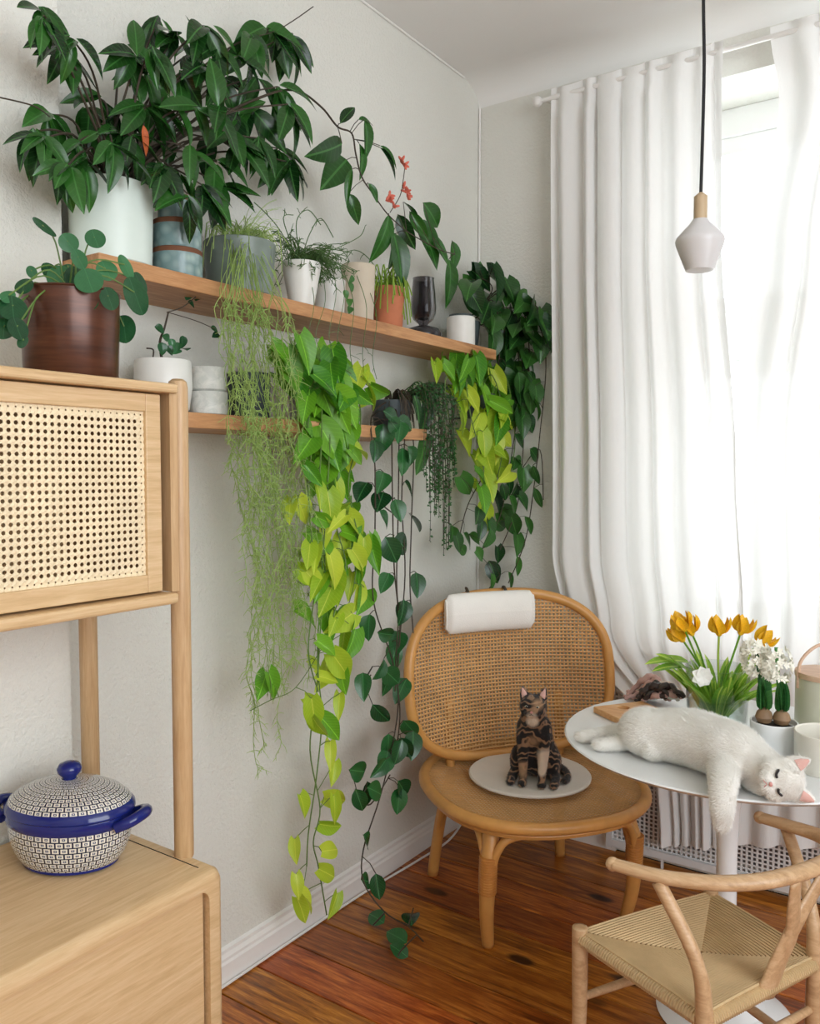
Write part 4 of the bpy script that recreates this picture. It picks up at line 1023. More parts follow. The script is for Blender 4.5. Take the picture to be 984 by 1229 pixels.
for sg in (-1, 1):
    # front legs with cane bindings, arch rods
    f = ch(sg * .228, .190, 0); tpp = ch(sg * .215, .175, SZ - .035)
    P = spl([f, ch(sg * .242, .212, .11), ch(sg * .242, .222, .24), ch(sg * .228, .205, .325), tpp], 5)
    lg = MB().tube(P, [.0175 + .0075 * min(1, i / 10) for i in range(len(P))], 12).build('leg', 'rattan_pole', rc, angle=180); LOC[lg] = LOC[rc]
    bd = MB()
    for i in range(14):
        t_ = .175 + .008 * i; q = ch(sg * .242, .2165 + (t_ - .175) * .07, t_); q2 = ch(sg * .242, .2165 + (t_ - .168) * .07, t_ + .0075); bd.tube([q, q.lerp(q2, .5), q2], [.0265, .0278, .0265], 12)
    bd.build('binding', 'rattan_binding', lg)
    # rear legs
    P = spl([ch(sg * .245, -.27, 0), ch(sg * .225, -.245, .2), ch(sg * .20, -.20, SZ - .03)], 6)
    MB().tube(P, .019, 10).build('leg', 'rattan_pole', rc, angle=180)
    MB().tube(spl([ch(sg * .20, -.20, SZ - .04), ch(sg * .205, -.205, SZ + .01), ch(sg * .205, -.205, BZ0 + .03), ch(sg * .205, -.225, BZ0 + .2)], 5), .016, 8).build('back_support', 'rattan_pole', rc, angle=180)
    MB().tube(spl([ch(sg * .242, .222, .22), ch(sg * .250, .185, .32), ch(sg * .245, .10, .352), ch(sg * .235, -.08, .352), ch(sg * .235, -.18, .29), ch(sg * .235, -.25, .16)], 6), .0115, 8).build('side_arch', 'rattan_pole', rc, angle=180)
MB().tube(spl([ch(-.238, .228, .22), ch(-.220, .240, .305), ch(-.17, .25, .345), ch(0, .275, .355), ch(.17, .25, .345), ch(.220, .240, .305), ch(.238, .228, .22)], 7), .0125, 8).build('front_arch', 'rattan_pole', rc, angle=180)
MB().tube([ch(-.20, -.2, SZ - .045), ch(.20, -.2, SZ - .045)], .012, 8).build('cross_bar', 'rattan_pole', rc)

# pillow over the backrest
pcn = bk(-.06, .80) + G * .035
pw_, ph_ = .166, .068
ny_ = (bk(0, .9) - bk(0, .6)).normalized(); nn = S_.cross(ny_); nn = nn if nn.dot(G) > 0 else -nn
b = MB()
def pil(u, v):
    a = v * 2 * PI; x = (u * 2 - 1); e = (1 - abs(x) ** 9) ** .5 if abs(x) < 1 else 0
    e = max(e, .0)
    return pcn + S_ * (x * pw_) + ny_ * (math.sin(a) * ph_ * (.90 + .1 * e)) * (1 if e > 0 else .8) + nn * (math.cos(a) * .036 * (.25 + .75 * e)) + nn * .115 * ((x * pw_ - .05) / HWb) ** 2
b.grid(pil, 28, 28)
t = thing('headrest_pillow', pcn - ny_ * ph_, 'small white cotton headrest pillow strapped to the rattan chair back', 'pillow')
b.build('cushion', 'pillow_cotton', t, angle=180)
e_ = MB()
for sx in (-1, 1):
    e_.tube([pil(0 if sx < 0 else 1, k / 28) for k in range(28)], .0028, 6, closed=True)
    o = len(e_.v); e_.v += [pil(0 if sx < 0 else 1, k / 28) for k in range(28)]; e_.f.append(tuple(range(o, o + 28)))
e_.build('piping', 'pillow_cotton', t)
for x in (-.07, .07):
    q = [pcn + S_ * x + ny_ * ph_ * .9 + nn * .004, pcn + S_ * x + ny_ * (ph_ + .012) - nn * .02, bk(x - .055, .99) + ZU * .022, bk(x - .055, .97) - G * .03]
    MB().tube(spl(q, 4), .006, 6, flat=.35).build('strap', 'dark_stem', t)

# round felt seat pad
pdc = ch(-.005, -.005, SZ + .004)
pd = MB().lathe([(0, 0), (.188, 0), (.195, .003), (.196, .008), (.192, .012), (.15, .0135), (0, .013)], pdc, 64).build('seat_pad', 'felt_white')
tag(pd, 'round off-white felt pad lying on the rattan chair seat', 'seat pad')
PADZ = pdc.z + .013

# ------------------------------------------------------------------ cats
def remesh(o, vox, smooth_it=4):
    m_ = o.modifiers.new('skin', 'REMESH'); m_.mode = 'VOXEL'; m_.voxel_size = vox; m_.use_smooth_shade = True
    s_ = o.modifiers.new('smooth', 'SMOOTH'); s_.factor = .5; s_.iterations = smooth_it
def limb(b, pts, rs, n=5, sides=12):
    P = spl(pts, n); R = []
    N = len(rs)
    for i in range(len(P)):
        t = i / (len(P) - 1) * (N - 1); k = min(N - 2, int(t)); R.append(rs[k] + (rs[k + 1] - rs[k]) * (t - k))
    b.tube(P, R, sides); b.ell(P[0], R[0], None, 12, 8); b.ell(P[-1], R[-1], None, 12, 8)

# tabby cat, sitting upright
kc = at(640, 940, z=PADZ); kc.z = PADZ
kf = V((CAM.x - kc.x, CAM.y - kc.y, 0)).normalized(); kf = (kf + V((-kf.y, kf.x, 0)) * -.12).normalized()
kr = V((-kf.y, kf.x, 0))     # to the right in the picture
tc_ = thing('tabby_cat', kc, 'small dark tabby cat sitting upright on the felt pad', 'cat')
def K(u, v, z): return kc + kr * u + kf * v + ZU * z
KA = Matrix((kr, kf, ZU)).transposed()
b = MB()
b.ell(K(.002, -.075, .068), (.068, .080, .066), KA)            # rump
b.ell(K(0, -.045, .118), (.058, .058, .078), KA)               # barrel
b.ell(K(0, -.014, .165), (.056, .047, .060), KA)               # chest
b.ell(K(0, .004, .208), (.042, .038, .036), KA)                # neck
b.ell(K(0, .016, .247), (.043, .038, .037), KA)                # head
b.ell(K(0, .044, .236), (.020, .018, .015), KA)                # muzzle
b.ell(K(-.012, .047, .234), (.012, .012, .011), KA); b.ell(K(.012, .047, .234), (.012, .012, .011), KA)
for sg in (-1, 1):
    b.ell(K(sg * .022, .025, .240), (.018, .02, .018), KA)     # cheeks
    limb(b, [K(sg * .030, .006, .150), K(sg * .031, .016, .09), K(sg * .029, .022, .04), K(sg * .030, .026, .012)], [.024, .017, .0125, .012])
    b.ell(K(sg * .030, .036, .010), (.014, .019, .0105), KA)
    b.ell(K(sg * .055, -.055, .052), (.026, .048, .046), KA)   # haunch
    limb(b, [K(sg * .064, -.03, .02), K(sg * .068, .005, .012), K(sg * .066, .026, .011)], [.016, .013, .013])
    b.ell(K(sg * .066, .032, .0105), (.014, .018, .0105), KA)
    e0 = K(sg * .025, .010, .268); e1 = K(sg * .036, .004, .308)
    b.tube([e0, e0.lerp(e1, .35), e0.lerp(e1, .7), e1], [.018, .0155, .010, .003], 10, flat=.5, up=kf)
limb(b, [K(.02, -.14, .02), K(.075, -.12, .014), K(.10, -.06, .012), K(.095, -.01, .012)], [.014, .012, .011, .009])
body = b.build('body', 'tabby_fur', tc_, angle=180); remesh(body, .0042, 3)
# coat patches given in the cat's own coordinates
m = TABBY; tcd = TABBY
def kl(u, v, z): q = K(u, v, z) - LOC[tc_]; return (q.x, q.y, q.z)
wh = m.math('MAXIMUM', blob(*kl(0, .052, .222), .017), m.math('MAXIMUM', blob(*kl(0, .046, .205), .020), m.math('MAXIMUM', blob(*kl(.042, .03, .085), .034, .25), blob(*kl(.030, .036, .055), .018, .3))))
cc = m.mix(m.math('MULTIPLY', wh, .92), TABBY_COAT, lin(226, 208, 188))
tan_ = m.math('MAXIMUM', blob(*kl(.018, .045, .262), .016, .5), m.math('MAXIMUM', blob(*kl(-.03, .035, .05), .022, .5), blob(*kl(0, .03, .140), .016, .5)))
cc = m.mix(m.math('MULTIPLY', tan_, .65), cc, lin(190, 152, 116))
nz_ = m.noise(m.coords(), 240, 3, .7); m.color(cc); m.bump(nz_, .4, .003)
for sg in (-1, 1):
    MB().ell(K(sg * .0165, .0485, .254), (.0062, .003, .0030), KA, 12, 8).build('eye', 'sage_enamel', tc_)
    MB().ell(K(sg * .0165, .0512, .254), (.0032, .0015, .0028), KA, 10, 6).build('pupil', 'dark_line', tc_)
    e0 = K(sg * .026, .0165, .274); e1 = K(sg * .035, .0115, .302)
    MB().tube([e0, e0.lerp(e1, .5), e1], [.010, .0075, .0015], 8, flat=.25, up=kf).build('inner_ear', 'pink_skin', tc_)
MB().ell(K(0, .0625, .2405), (.0045, .003, .0032), KA, 10, 6).build('nose', 'cat_nose', tc_)
MB().tube([K(-.007, .058, .230), K(-.003, .0615, .2315), K(0, .062, .2345), K(.003, .0615, .2315), K(.007, .058, .230)], .0009, 5).build('mouth', 'dark_line', tc_)

def fur(body, parent, mat, n, L, comb, seed):
    dg = bpy.context.evaluated_depsgraph_get(); dg.update()
    ev = body.evaluated_get(dg); me = ev.to_mesh(); me.calc_loop_triangles()
    r = random.Random(seed); tris = [(t.vertices[:], t.area) for t in me.loop_triangles]; tot = sum(a for _, a in tris)
    co = [v.co.copy() for v in me.vertices]; no = [v.normal.copy() for v in me.vertices]; ev.to_mesh_clear()
    b = MB(); acc = 0.0; o0 = LOC[parent]
    for vs_, a in tris:
        acc += a / tot * n
        while acc >= 1:
            acc -= 1; u, w = r.random(), r.random()
            if u + w > 1: u, w = 1 - u, 1 - w
            p = co[vs_[0]] * (1 - u - w) + co[vs_[1]] * u + co[vs_[2]] * w
            nn_ = no[vs_[0]]; c = comb(p + o0); c = c - nn_ * c.dot(nn_)
            d = (c.normalized() if c.length > 1e-4 else nn_.orthogonal()) * .9 + nn_ * r.uniform(.25, .6) + V((r.uniform(-.35, .35), r.uniform(-.35, .35), r.uniform(-.35, .35)))
            d.normalize(); sd = d.cross(nn_).normalized() * .00055; q = p + o0 - nn_ * .0006; l_ = L * r.uniform(.6, 1.15)
            o = len(b.v); b.v += [q - sd, q + sd, q + d * l_]; b.f.append((o, o + 1, o + 2))
    ob = b.build('fur', mat, parent, smooth=False); ob['kind'] = 'stuff'
fur(body, tc_, 'tabby_fur', 26000, .0075, lambda p: V((0, 0, -1)) - kf * .3, 3)

# ------------------------------------------------------------------ tulip table
TC = V((1.1647, -.739, 0)); TZ, TR = .72, .411
tb = thing('tulip_table', TC, 'round white pedestal table by the window', 'table')
MB().lathe([(0, TZ - .022), (TR - .05, TZ - .022), (TR - .012, TZ - .012), (TR, TZ - .003), (TR - .003, TZ), (0, TZ)], TC, 96).build('table_top', 'white_lacquer', tb)
MB().lathe([(.11, TZ - .022), (.085, TZ - .035), (.05, TZ - .08), (.030, TZ - .18), (.025, .42), (.026, .25), (.034, .12), (.055, .06), (.10, .035)], TC, 40).build('stem', 'white_lacquer', tb)
MB().lathe([(.10, .036), (.13, .022), (.160, .010), (.168, .004), (.165, 0), (0, 0)], TC, 64).build('base', 'white_lacquer', tb)

# white cat stretched out on the table
def TP(px, py, h): return at(px, py, z=TZ + h)
hip, mid_, chs, nck = TP(783, 880, .058), TP(832, 886, .066), TP(880, 903, .066), TP(906, 915, .060)
hd = TP(938, 934, .048)
wc = thing('white_cat', V((mid_.x, mid_.y, TZ)), 'white cat stretched out asleep on the round table, one paw hanging', 'cat')
b = MB()
ax = (chs - hip); ax.z = 0; ax.normalize(); ay = V((-ax.y, ax.x, 0)); AX_ = Matrix((ax, ay, ZU)).transposed()
limb(b, [hip, mid_, chs, nck], [.056, .066, .064, .046], 6, 18)
b.ell(hip - ax * .01, (.075, .062, .058), AX_); b.ell(chs, (.07, .062, .064), AX_)
lo_z = TZ + .012
# hind legs
limb(b, [TP(775, 885, .04), TP(748, 880, .034), TP(725, 882, .022), TP(703, 884, .017)], [.038, .027, .019, .016])
b.ell(TP(699, 884, .016), (.022, .016, .015), AX_)
limb(b, [TP(785, 895, .038), TP(762, 888, .030), TP(742, 892, .022), TP(724, 894, .018)], [.036, .024, .018, .016])
b.ell(TP(720, 894, .016), (.022, .016, .015), AX_)
# hanging front leg
hn = at(868, 955, z=TZ) - TC; hn.z = 0; hn.normalize()
edge = TC + hn * (TR + .012)
sho = TP(872, 905, .055)
e1 = V((edge.x, edge.y, TZ + .022)); e1b = V((edge.x, edge.y, TZ - .02)) + hn * .016; e2 = V((edge.x, edge.y, TZ - .034)) + hn * .010
limb(b, [sho, sho.lerp(e1, .6) + ZU * .008, e1, e1b, e2], [.044, .034, .027, .023, .019])
b.ell(e2 + ZU * .002 - ZU * .012 + hn * .002, (.019, .019, .022), None)
# other front leg tucked under the chin
limb(b, [TP(895, 922, .03), TP(905, 938, .022), TP(915, 946, .018)], [.028, .022, .018])
# head, cheek on the table: crown to the right, face to the camera
fv = V((CAM.x - hd.x, CAM.y - hd.y, .18)); fv = (fv.normalized() * .9 + V((-.25, -.1, -.05))).normalized()
upv = (at(975, 940, d=2.0) - at(920, 945, d=2.0)); upv = (upv - fv * upv.dot(fv)).normalized()
sdv = upv.cross(fv).normalized()          # towards the upper ear
if sdv.z < 0: sdv = -sdv
HA = Matrix((sdv, fv, upv)).transposed()
def Hd(a, f, u): return hd + sdv * a + fv * f + upv * u
b.ell(Hd(0, 0, 0), (.044, .042, .043), HA); b.ell(Hd(0, .030, -.014), (.022, .020, .017), HA)
for sg in (-1, 1):
    b.ell(Hd(sg * .024, .018, -.010), (.021, .022, .02), HA); b.ell(Hd(sg * .010, .042, -.016), (.012, .012, .011), HA)
    ea = Hd(sg * .028, -.002, .026); eb = Hd(sg * .043, -.006, .064)
    if eb.z < TZ + .012: eb.z = TZ + .014
    b.tube([ea, ea.lerp(eb, .35), ea.lerp(eb, .7), eb], [.021, .0175, .011, .003], 10, flat=.45, up=fv)
limb(b, [nck, hd], [.046, .036])
# tail along the far side
limb(b, [hip - ax * .05 + ZU * -.02, hip - ax * .08 + ay * .06 + ZU * -.035, hip + ay * .11 - ax * .02 + ZU * -.042], [.018, .015, .012])
for i, p in enumerate(b.v):
    dxy = (V((p.x, p.y, 0)) - TC); dxy.z = 0
    if p.z < TZ + .004 and dxy.length < TR + .003: p.z = TZ + .004
wb = b.build('body', 'white_fur', wc, angle=180); remesh(wb, .0052, 4)
for sg in (-1, 1):
    e0, e1_, e2_ = Hd(sg * .010, .0415, .0045), Hd(sg * .018, .0405, .0035), Hd(sg * .0265, .0345, .008)
    MB().tube(spl([e0, e1_, e2_], 5), [.0012] + [.0026] * 9 + [.0012], 6).build('closed_eye', 'dark_line', wc)
    ea = Hd(sg * .030, .006, .036); eb = Hd(sg * .041, .001, .058)
    if eb.z < TZ + .014: eb.z = TZ + .016
    MB().tube([ea, ea.lerp(eb, .5), eb], [.012, .009, .002], 8, flat=.25, up=fv).build('inner_ear', 'pink_skin', wc)
MB().ell(Hd(0, .0525, -.006), (.005, .003, .0038), HA, 10, 6).build('nose', 'cat_nose', wc)
MB().tube(spl([Hd(-.010, .050, -.020), Hd(-.005, .0535, -.018), Hd(0, .054, -.013), Hd(.005, .0535, -.018), Hd(.010, .050, -.020)], 4), .0010, 5).build('mouth', 'cat_nose', wc)

fur(wb, wc, 'white_fur', 52000, .0105, lambda p: ax * -1 + ZU * -.25, 4)

# ------------------------------------------------------------------ things on the table
# wooden board with finger hole
q0, q1, q2 = at(712, 848, z=TZ + .018), at(750, 866, z=TZ + .018), at(765, 836, z=TZ + .018)
e1 = (q1 - q0); e1.z = 0; L1 = e1.length; e1.normalize(); e2 = V((-e1.y, e1.x, 0)); W1_ = .165
bdc = q0 + e1 * L1 / 2 + e2 * W1_ / 2; bdc.z = TZ
wbd = thing('wooden_board', bdc, 'small light wooden board with a round hole at the table edge', 'board')
b = MB(); N = 32; hq = at(748, 849, z=TZ + .018) - bdc; hc = V((hq.dot(e1), hq.dot(e2))); hr = .017; zt_, zb_ = TZ + .018, TZ + .001
for zz in (zb_, zt_):
    for k in range(N):
        a = 2 * PI * k / N + PI / 4; cxx, sxx = math.cos(a), math.sin(a); mx = max(abs(cxx), abs(sxx))
        b.v.append(bdc + e1 * (L1 / 2 * cxx / mx) + e2 * (W1_ / 2 * sxx / mx) + ZU * (zz - TZ))
    for k in range(N):
        a = 2 * PI * k / N + PI / 4; b.v.append(bdc + e1 * (hc.x + hr * math.cos(a)) + e2 * (hc.y + hr * math.sin(a)) + ZU * (zz - TZ))
for k in range(N):
    l = (k + 1) % N
    b.f += [(k, l, N + l, N + k)[::-1], (2 * N + k, 2 * N + l, 3 * N + l, 3 * N + k), (k, l, 2 * N + l, 2 * N + k), (N + k, N + l, 3 * N + l, 3 * N + k)[::-1]]
b.build('board', 'board_wood', wbd, angle=30, bevel=.002)
MB().lathe([(0, .0005), (hr, .0005), (hr, .0012)], bdc + e1 * hc.x + e2 * hc.y, 24).build('hole', 'dark_hole', wbd)  # dark disc: the shade inside the hole is put into its colour
# knotted scarf / striped cloth bundle behind the board
sc_ = at(785, 842, z=TZ + .01); sc_.z = TZ
scf = thing('striped_scarf', sc_, 'crumpled pink, cream and black striped scarf lying behind the wooden board', 'scarf')
r5 = random.Random(5)
for i in range(22):
    t0 = i / 21; x0, x1 = 748 + 26 * r5.random(), 822 - 26 * r5.random()
    yb_ = 842 - 5 * r5.random(); hgt = r5.uniform(6, 30) * (.55 + .45 * t0)
    pts = [(x0, yb_), (x0 + (x1 - x0) * .3, yb_ - hgt * .75), (x0 + (x1 - x0) * .65, yb_ - hgt), (x1, yb_ - r5.uniform(0, 6))]
    P = spl([at(x, y, y=sc_.y - .035 + .09 * t0) for (x, y) in pts], 7)
    for k, q in enumerate(P): q.z = max(q.z, TZ + .012) + .003 * math.sin(k * 1.7 + i); q.y += .006 * math.sin(k * .9 + i * 2)
    MB().tube(P, [.004 + .007 * math.sin(PI * (k + 1.5) / (len(P) + 2)) for k in range(len(P))], 10, flat=.8).build('fold', ('shell_dark', 'shell_pink', 'shell_cream', 'petal_white', 'shell_pink')[i % 5] if i > 6 else ('shell_dark', 'shell_dark', 'shell_pink')[i % 3], scf, angle=180)
# glass vase of tulips
vc = at(860, 868, z=TZ); vc.z = TZ; vr = 37 * mpp(vc)
vs = thing('tulip_vase', vc, 'clear glass vase with yellow tulips and green leaves on the table', 'vase')
hv = .155
MB().lathe([(0, .001), (vr * .86, .001), (vr * .92, .006), (vr, hv), (vr * .985, hv + .001), (vr * .96, hv), (vr * .885, .012), (0, .010)], vc, 48).build('glass', 'vase_glass', vs)
MB().lathe([(0, .0105), (vr * .88, .0125), (vr * .93, .07), (0, .07)], vc, 40).build('water', 'vase_glass', vs)
b = MB()
heads = [(817, 765, -20), (820, 752, -8), (829, 757, 2), (863, 757, 4), (890, 756, 2), (914, 770, 22)]
for (x, y, a) in heads:
    off = rnd.uniform(-.03, .03); p = at(x, y, d=(vc - CAM).dot(FW) + off)
    s0 = vc + V((rnd.uniform(-.03, .03), rnd.uniform(-.03, .03), .02))
    rim = vc + V(((p.x - vc.x) * .5, (p.y - vc.y) * .5, hv))
    b.tube(spl([s0, rim, p], 7), .0028, 6)
    d = (p - rim).normalized(); Bm = basis(d.orthogonal(), d)
    tl = tag(MB().ell(p + d * .006, (.012, .012, .022), Bm, 10, 8).build('tulip_head', 'tulip_yellow', vs)); LOC[tl] = LOC[vs]
    for k in range(6):
        aa = k * PI / 3 + (.3 if k % 2 else 0); o_ = d.orthogonal(); o_.rotate(Matrix.Rotation(aa, 3, d))
        base = p - d * .008 + o_ * .005
        me = leaf(vs, 'petal', 'tulip_yellow', base, (d * 1.0 + o_ * (.42 if k % 2 else .34)), o_, .052 if k % 2 else .048, name='petal', wf=.95, var=0)
b.build('stem', 'tulip_leaf', vs)
for k in range(46):
    a = rnd.uniform(0, 2 * PI); s0 = vc + V((math.cos(a) * vr * .45, math.sin(a) * vr * .45, .03)); L = rnd.uniform(.11, .19)
    d = V((math.cos(a) * rnd.uniform(.15, .75), math.sin(a) * rnd.uniform(.15, .75), 1)).normalized()
    if d.z < .8: s0.z = .10 + TZ
    leaf(vs, 'strap', 'tulip_leaf', s0, d, V((math.cos(a), math.sin(a), .4)) * -1 + R3(.3), L, wf=rnd.uniform(.55, .95))
for (x0, y0, x1, y1) in ((826, 795, 780, 783), (822, 800, 786, 795), (828, 808, 800, 775)):
    p0 = at(x0, y0, d=(vc - CAM).dot(FW)); p1 = at(x1, y1, d=(vc - CAM).dot(FW) - .03); d = p1 - p0
    leaf(vs, 'strap', 'tulip_leaf', p0, d, (.1, -.3, 1), d.length, wf=1.6)
wf_ = at(843, 812, d=(vc - CAM).dot(FW) - vr - .014)
for k in range(7):
    a = k * 2 * PI / 7; d = (RT * math.cos(a) + ZU * math.sin(a)) * .9 + FW * -.35
    leaf(vs, 'petal', 'petal_white', wf_ - d.normalized() * .004, d, -FW, .030, name='petal', wf=1.5)
# hyacinths
hc_ = at(928, 905, z=TZ); hc_.z = TZ; hr_ = 27 * mpp(hc_); hh_ = .082
hp = thing('hyacinth_pot', hc_, 'white pot with two white hyacinths and exposed bulbs', 'plant')
pot(hp, hc_, cup(hr_ * .93, hr_, hh_), 'white_lacquer', .95)
for (x, y, bx, by, n_) in ((899, 790, 917, 848, 0), (931, 797, 938, 850, 1)):
    dd = (hc_ - CAM).dot(FW) + (-.012 if n_ else .004)
    bb_ = at(bx, by + 8, d=dd); bb_.z = TZ + hh_ + .006
    MB().lathe([(0, -.014), (.015, -.012), (.0205, .0), (.017, .012), (.008, .022), (0, .024)], bb_, 20).build('bulb', 'bulb_skin', hp)
    hdp = at(x + (8 if n_ == 0 else 0), y, d=dd + (.02 if n_ == 0 else 0))
    MB().tube(spl([bb_ + ZU * .015, bb_.lerp(hdp, .5) + ZU * .005, hdp + ZU * .04], 5), .0045, 7).build('stem', 'hyacinth_leaf', hp)
    for k in range(6):
        a = k * PI / 3 + .4; d = V((math.cos(a) * .22, math.sin(a) * .22, 1)); leaf(hp, 'strap', 'hyacinth_leaf', bb_ + ZU * .014, d, V((math.cos(a), math.sin(a), .2)), rnd.uniform(.075, .095), wf=2.0)
    axd = (hdp - bb_).normalized(); fb = MB()
    for k in range(80):
        t_ = rnd.uniform(-.036, .040); a = rnd.uniform(0, 2 * PI); o_ = axd.orthogonal(); o_.rotate(Matrix.Rotation(a, 3, axd))
        c = hdp + axd * t_ + o_ * .025 * math.sqrt(max(.15, 1 - (t_ / .045) ** 2)); d = (o_ + axd * .25).normalized()
        for j in range(5):
            w_ = d.orthogonal(); w_.rotate(Matrix.Rotation(j * 2 * PI / 5 + a, 3, d)); e_2 = (w_ + d * .5).normalized(); s_w = d.cross(w_).normalized() * .0034
            o = len(fb.v); L = .0120; fb.v += [c, c + e_2 * L * .5 + s_w, c + e_2 * L, c + e_2 * L * .5 - s_w]; fb.f.append((o, o + 1, o + 2, o + 3))
    o = fb.build('florets', 'hyacinth_petal', hp, smooth=False); o['kind'] = 'stuff'
# cream cup and lidded canister at the right edge
cc_ = at(992, 925, z=TZ); cc_.z = TZ; rr_c = 37 * mpp(cc_)
t = thing('cream_cup', cc_, 'cream ceramic cup at the right edge of the table', 'cup')
MB().lathe([(0, 0), (rr_c * .9, 0), (rr_c * .96, .006), (rr_c, .088), (rr_c * .97, .0895), (rr_c * .93, .087), (rr_c * .89, .010), (0, .008)], cc_, 40).build('cup_body', 'cream_ceramic', t)
MB().tube(spl([cc_ + RT * rr_c * .96 + ZU * .07, cc_ + RT * (rr_c + .03) + ZU * .065, cc_ + RT * (rr_c + .03) + ZU * .03, cc_ + RT * rr_c * .94 + ZU * .022], 5), .005, 8).build('handle', 'cream_ceramic', t)
kc2 = V((1.365, -.565, TZ)); rk = .078
d_ = (kc2 - CAM).dot(FW)
t = thing('canister', kc2, 'sage enamel canister with wooden lid and bail handle on the table', 'canister')
zl = at(965, 811, d=d_).z - TZ
MB().lathe([(0, 0), (rk * .96, 0), (rk, .005), (rk, zl - .006), (rk * .98, zl - .002), (0, zl - .002)], kc2, 48).build('canister_body', 'sage_enamel', t)
MB().lathe([(0, zl - .002), (rk * 1.02, zl - .002), (rk * 1.03, zl + .004), (rk * 1.02, zl + .012), (rk * .6, zl + .015), (0, zl + .015)], kc2, 48).build('lid', 'lid_wood', t)
MB().tube(spl([kc2 - RT * rk * 1.01 + ZU * (zl - .03), kc2 - RT * rk * .95 + ZU * (zl + .035), kc2 - RT * rk * .5 + ZU * (zl + .075), kc2 + ZU * (zl + .085), kc2 + RT * rk * .5 + ZU * (zl + .075), kc2 + RT * rk * .95 + ZU * (zl + .035), kc2 + RT * rk * 1.01 + ZU * (zl - .03)], 5), .0042, 8).build('bail_handle', 'lid_wood', t)

# ------------------------------------------------------------------ wishbone chair
zs_ = .40
FLw, FRw, RLw, RRw = at(696, 1122, z=zs_), at(853, 1075, z=zs_), at(845, 1222, z=zs_), at(978, 1152, z=zs_)
cw_ = (FLw + FRw + RLw + RRw) / 4
wch = thing('wishbone_chair', V((cw_.x, cw_.y, 0)), 'oak armchair with curved top rail, Y-shaped splat and woven cord seat', 'chair')
for p, nm in ((FLw, 0), (FRw, 1)):
    out_ = (p - cw_); out_.z = 0; out_.normalize()
    b0 = V((p.x, p.y, 0)) + out_ * .01
    MB().tube(spl([b0, V((p.x, p.y, .2)), V((p.x, p.y, zs_ - .02)), V((p.x, p.y, zs_ + .010)), V((p.x, p.y, zs_ + .018))], 4), [.012 + .005 * min(1, i / 6) for i in range(16)] + [.010], 12).build('leg', 'chair_oak', wch, angle=180)
ZR = .64
rail = [at(735, 1037, z=ZR), at(798, 1053, z=ZR), at(868, 1060, z=ZR + .003), at(930, 1055, z=ZR + .008), at(985, 1038, z=ZR + .012), at(1003, 1020, z=ZR + .012), at(985, 1004, z=ZR + .008), at(950, 992, z=ZR + .003), at(912, 981, z=ZR)]
rl = spl(rail, 8)
MB().tube(rl, [.0135 + .004 * math.sin(PI * i / (len(rl) - 1)) for i in range(len(rl))], 12, flat=.85).ell(rl[0], .0135, None, 12, 8).ell(rl[-1], .0135, None, 12, 8).build('top_rail', 'chair_oak', wch, angle=180)
rearL = spl([V((RLw.x, RLw.y, 0)), V((RLw.x, RLw.y, .22)), RLw.copy(), RLw.lerp(at(800, 1055, z=ZR), .45) + (RLw - FLw).normalized() * .02, at(790, 1058, z=ZR - .01)], 7)
MB().tube(rearL, [.013 + .0045 * math.sin(PI * min(1, i / 20)) for i in range(len(rearL))], 12).build('leg', 'chair_oak', wch, angle=180)
rearR = spl([V((RRw.x, RRw.y, 0)), V((RRw.x, RRw.y, .22)), RRw.copy(), RRw.lerp(at(943, 992, z=ZR), .45) + (RRw - FRw).normalized() * .02, at(943, 992, z=ZR - .01)], 7)
MB().tube(rearR, [.013 + .0045 * math.sin(PI * min(1, i / 20)) for i in range(len(rearR))], 12).build('leg', 'chair_oak', wch, angle=180)
rm = RLw.lerp(RRw, .52); rm.z = zs_ - .01
bkd = (RLw + RRw - FLw - FRw); bkd.z = 0; bkd.normalize(); sdd = (RRw - RLw); sdd.z = 0; sdd.normalize()
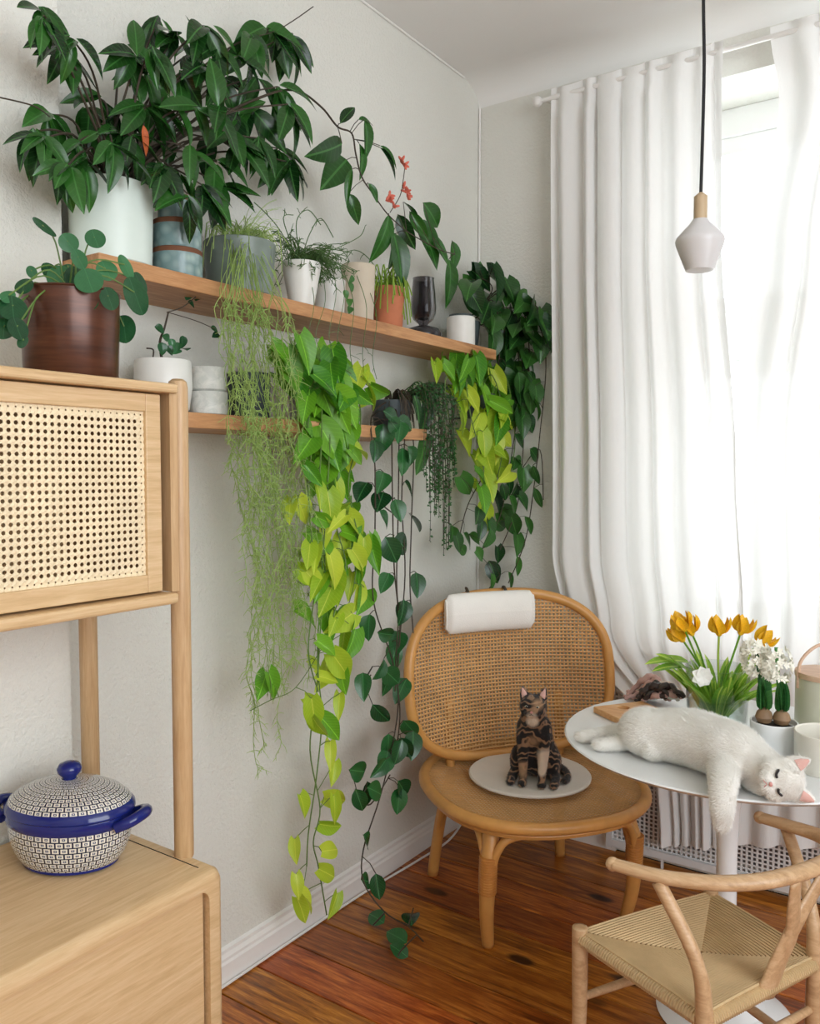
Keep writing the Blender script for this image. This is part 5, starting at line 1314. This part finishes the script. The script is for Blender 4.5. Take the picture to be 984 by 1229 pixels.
yj1 = at(955, 1058, z=ZR); yj2 = at(1000, 1030, z=ZR)
fork = rm.lerp((yj1 + yj2) / 2, .50) + bkd * .004
MB().tube(spl([rm - ZU * .01, rm.lerp(fork, .5), fork, fork.lerp(yj1, .5), yj1], 5), [.030 - .014 * i / 20 for i in range(21)], 10, flat=.32, up=bkd).tube(spl([rm - ZU * .01, rm.lerp(fork, .5), fork, fork.lerp(yj2, .5), yj2], 5), [.030 - .016 * i / 20 for i in range(21)], 10, flat=.32, up=bkd).build('y_splat', 'chair_oak', wch, angle=180)
for a, bq, hz in ((FLw, FRw, .26), (RLw, RRw, .30), (FLw, RLw, .20), (FRw, RRw, .20)):
    MB().tube([V((a.x, a.y, hz)), V(((a.x + bq.x) / 2, (a.y + bq.y) / 2, hz)), V((bq.x, bq.y, hz))], [.008, .0105, .008], 10).build('stretcher', 'chair_oak', wch)
# woven cord seat: strands run parallel to each edge and meet on the diagonals
b = MB(); corners = [FLw, FRw, RRw, RLw]; cen = cw_.copy()
NL = 25
def seatp(ci, t):
    p = corners[ci].lerp(cen, t); p.z = zs_ + .008 - .018 * (1 - (1 - t) ** 2) ; return p
for k in range(NL):
    t = k / NL; 
    for ci in range(4):
        p0, p1 = seatp(ci, t), seatp((ci + 1) % 4, t); mdp = (p0 + p1) / 2 + ZU * .003 * (1 - t)
        b.tube([p0, p0.lerp(mdp, .5) + ZU * .0012, mdp, mdp.lerp(p1, .5) + ZU * .0012, p1], .0031, 5, caps=False)
for ci in range(4):     # cord wound round the rails
    p0, p1 = corners[ci], corners[(ci + 1) % 4]; d = (p1 - p0); n_ = int(d.length / .0062)
    up_ = (cen - (p0 + p1) / 2); up_.z = 0; up_.normalize()
    for k in range(2, n_ - 1):
        q = p0.lerp(p1, k / n_); q.z = zs_ - .006
        pts = [q + up_ * (.014 * math.cos(a)) + ZU * (.013 * math.sin(a)) for a in [i * PI / 4 for i in range(8)]]
        b.tube(pts, .0033, 4, closed=True)
o = b.build('cord_seat', 'paper_cord', wch); o['kind'] = 'stuff'
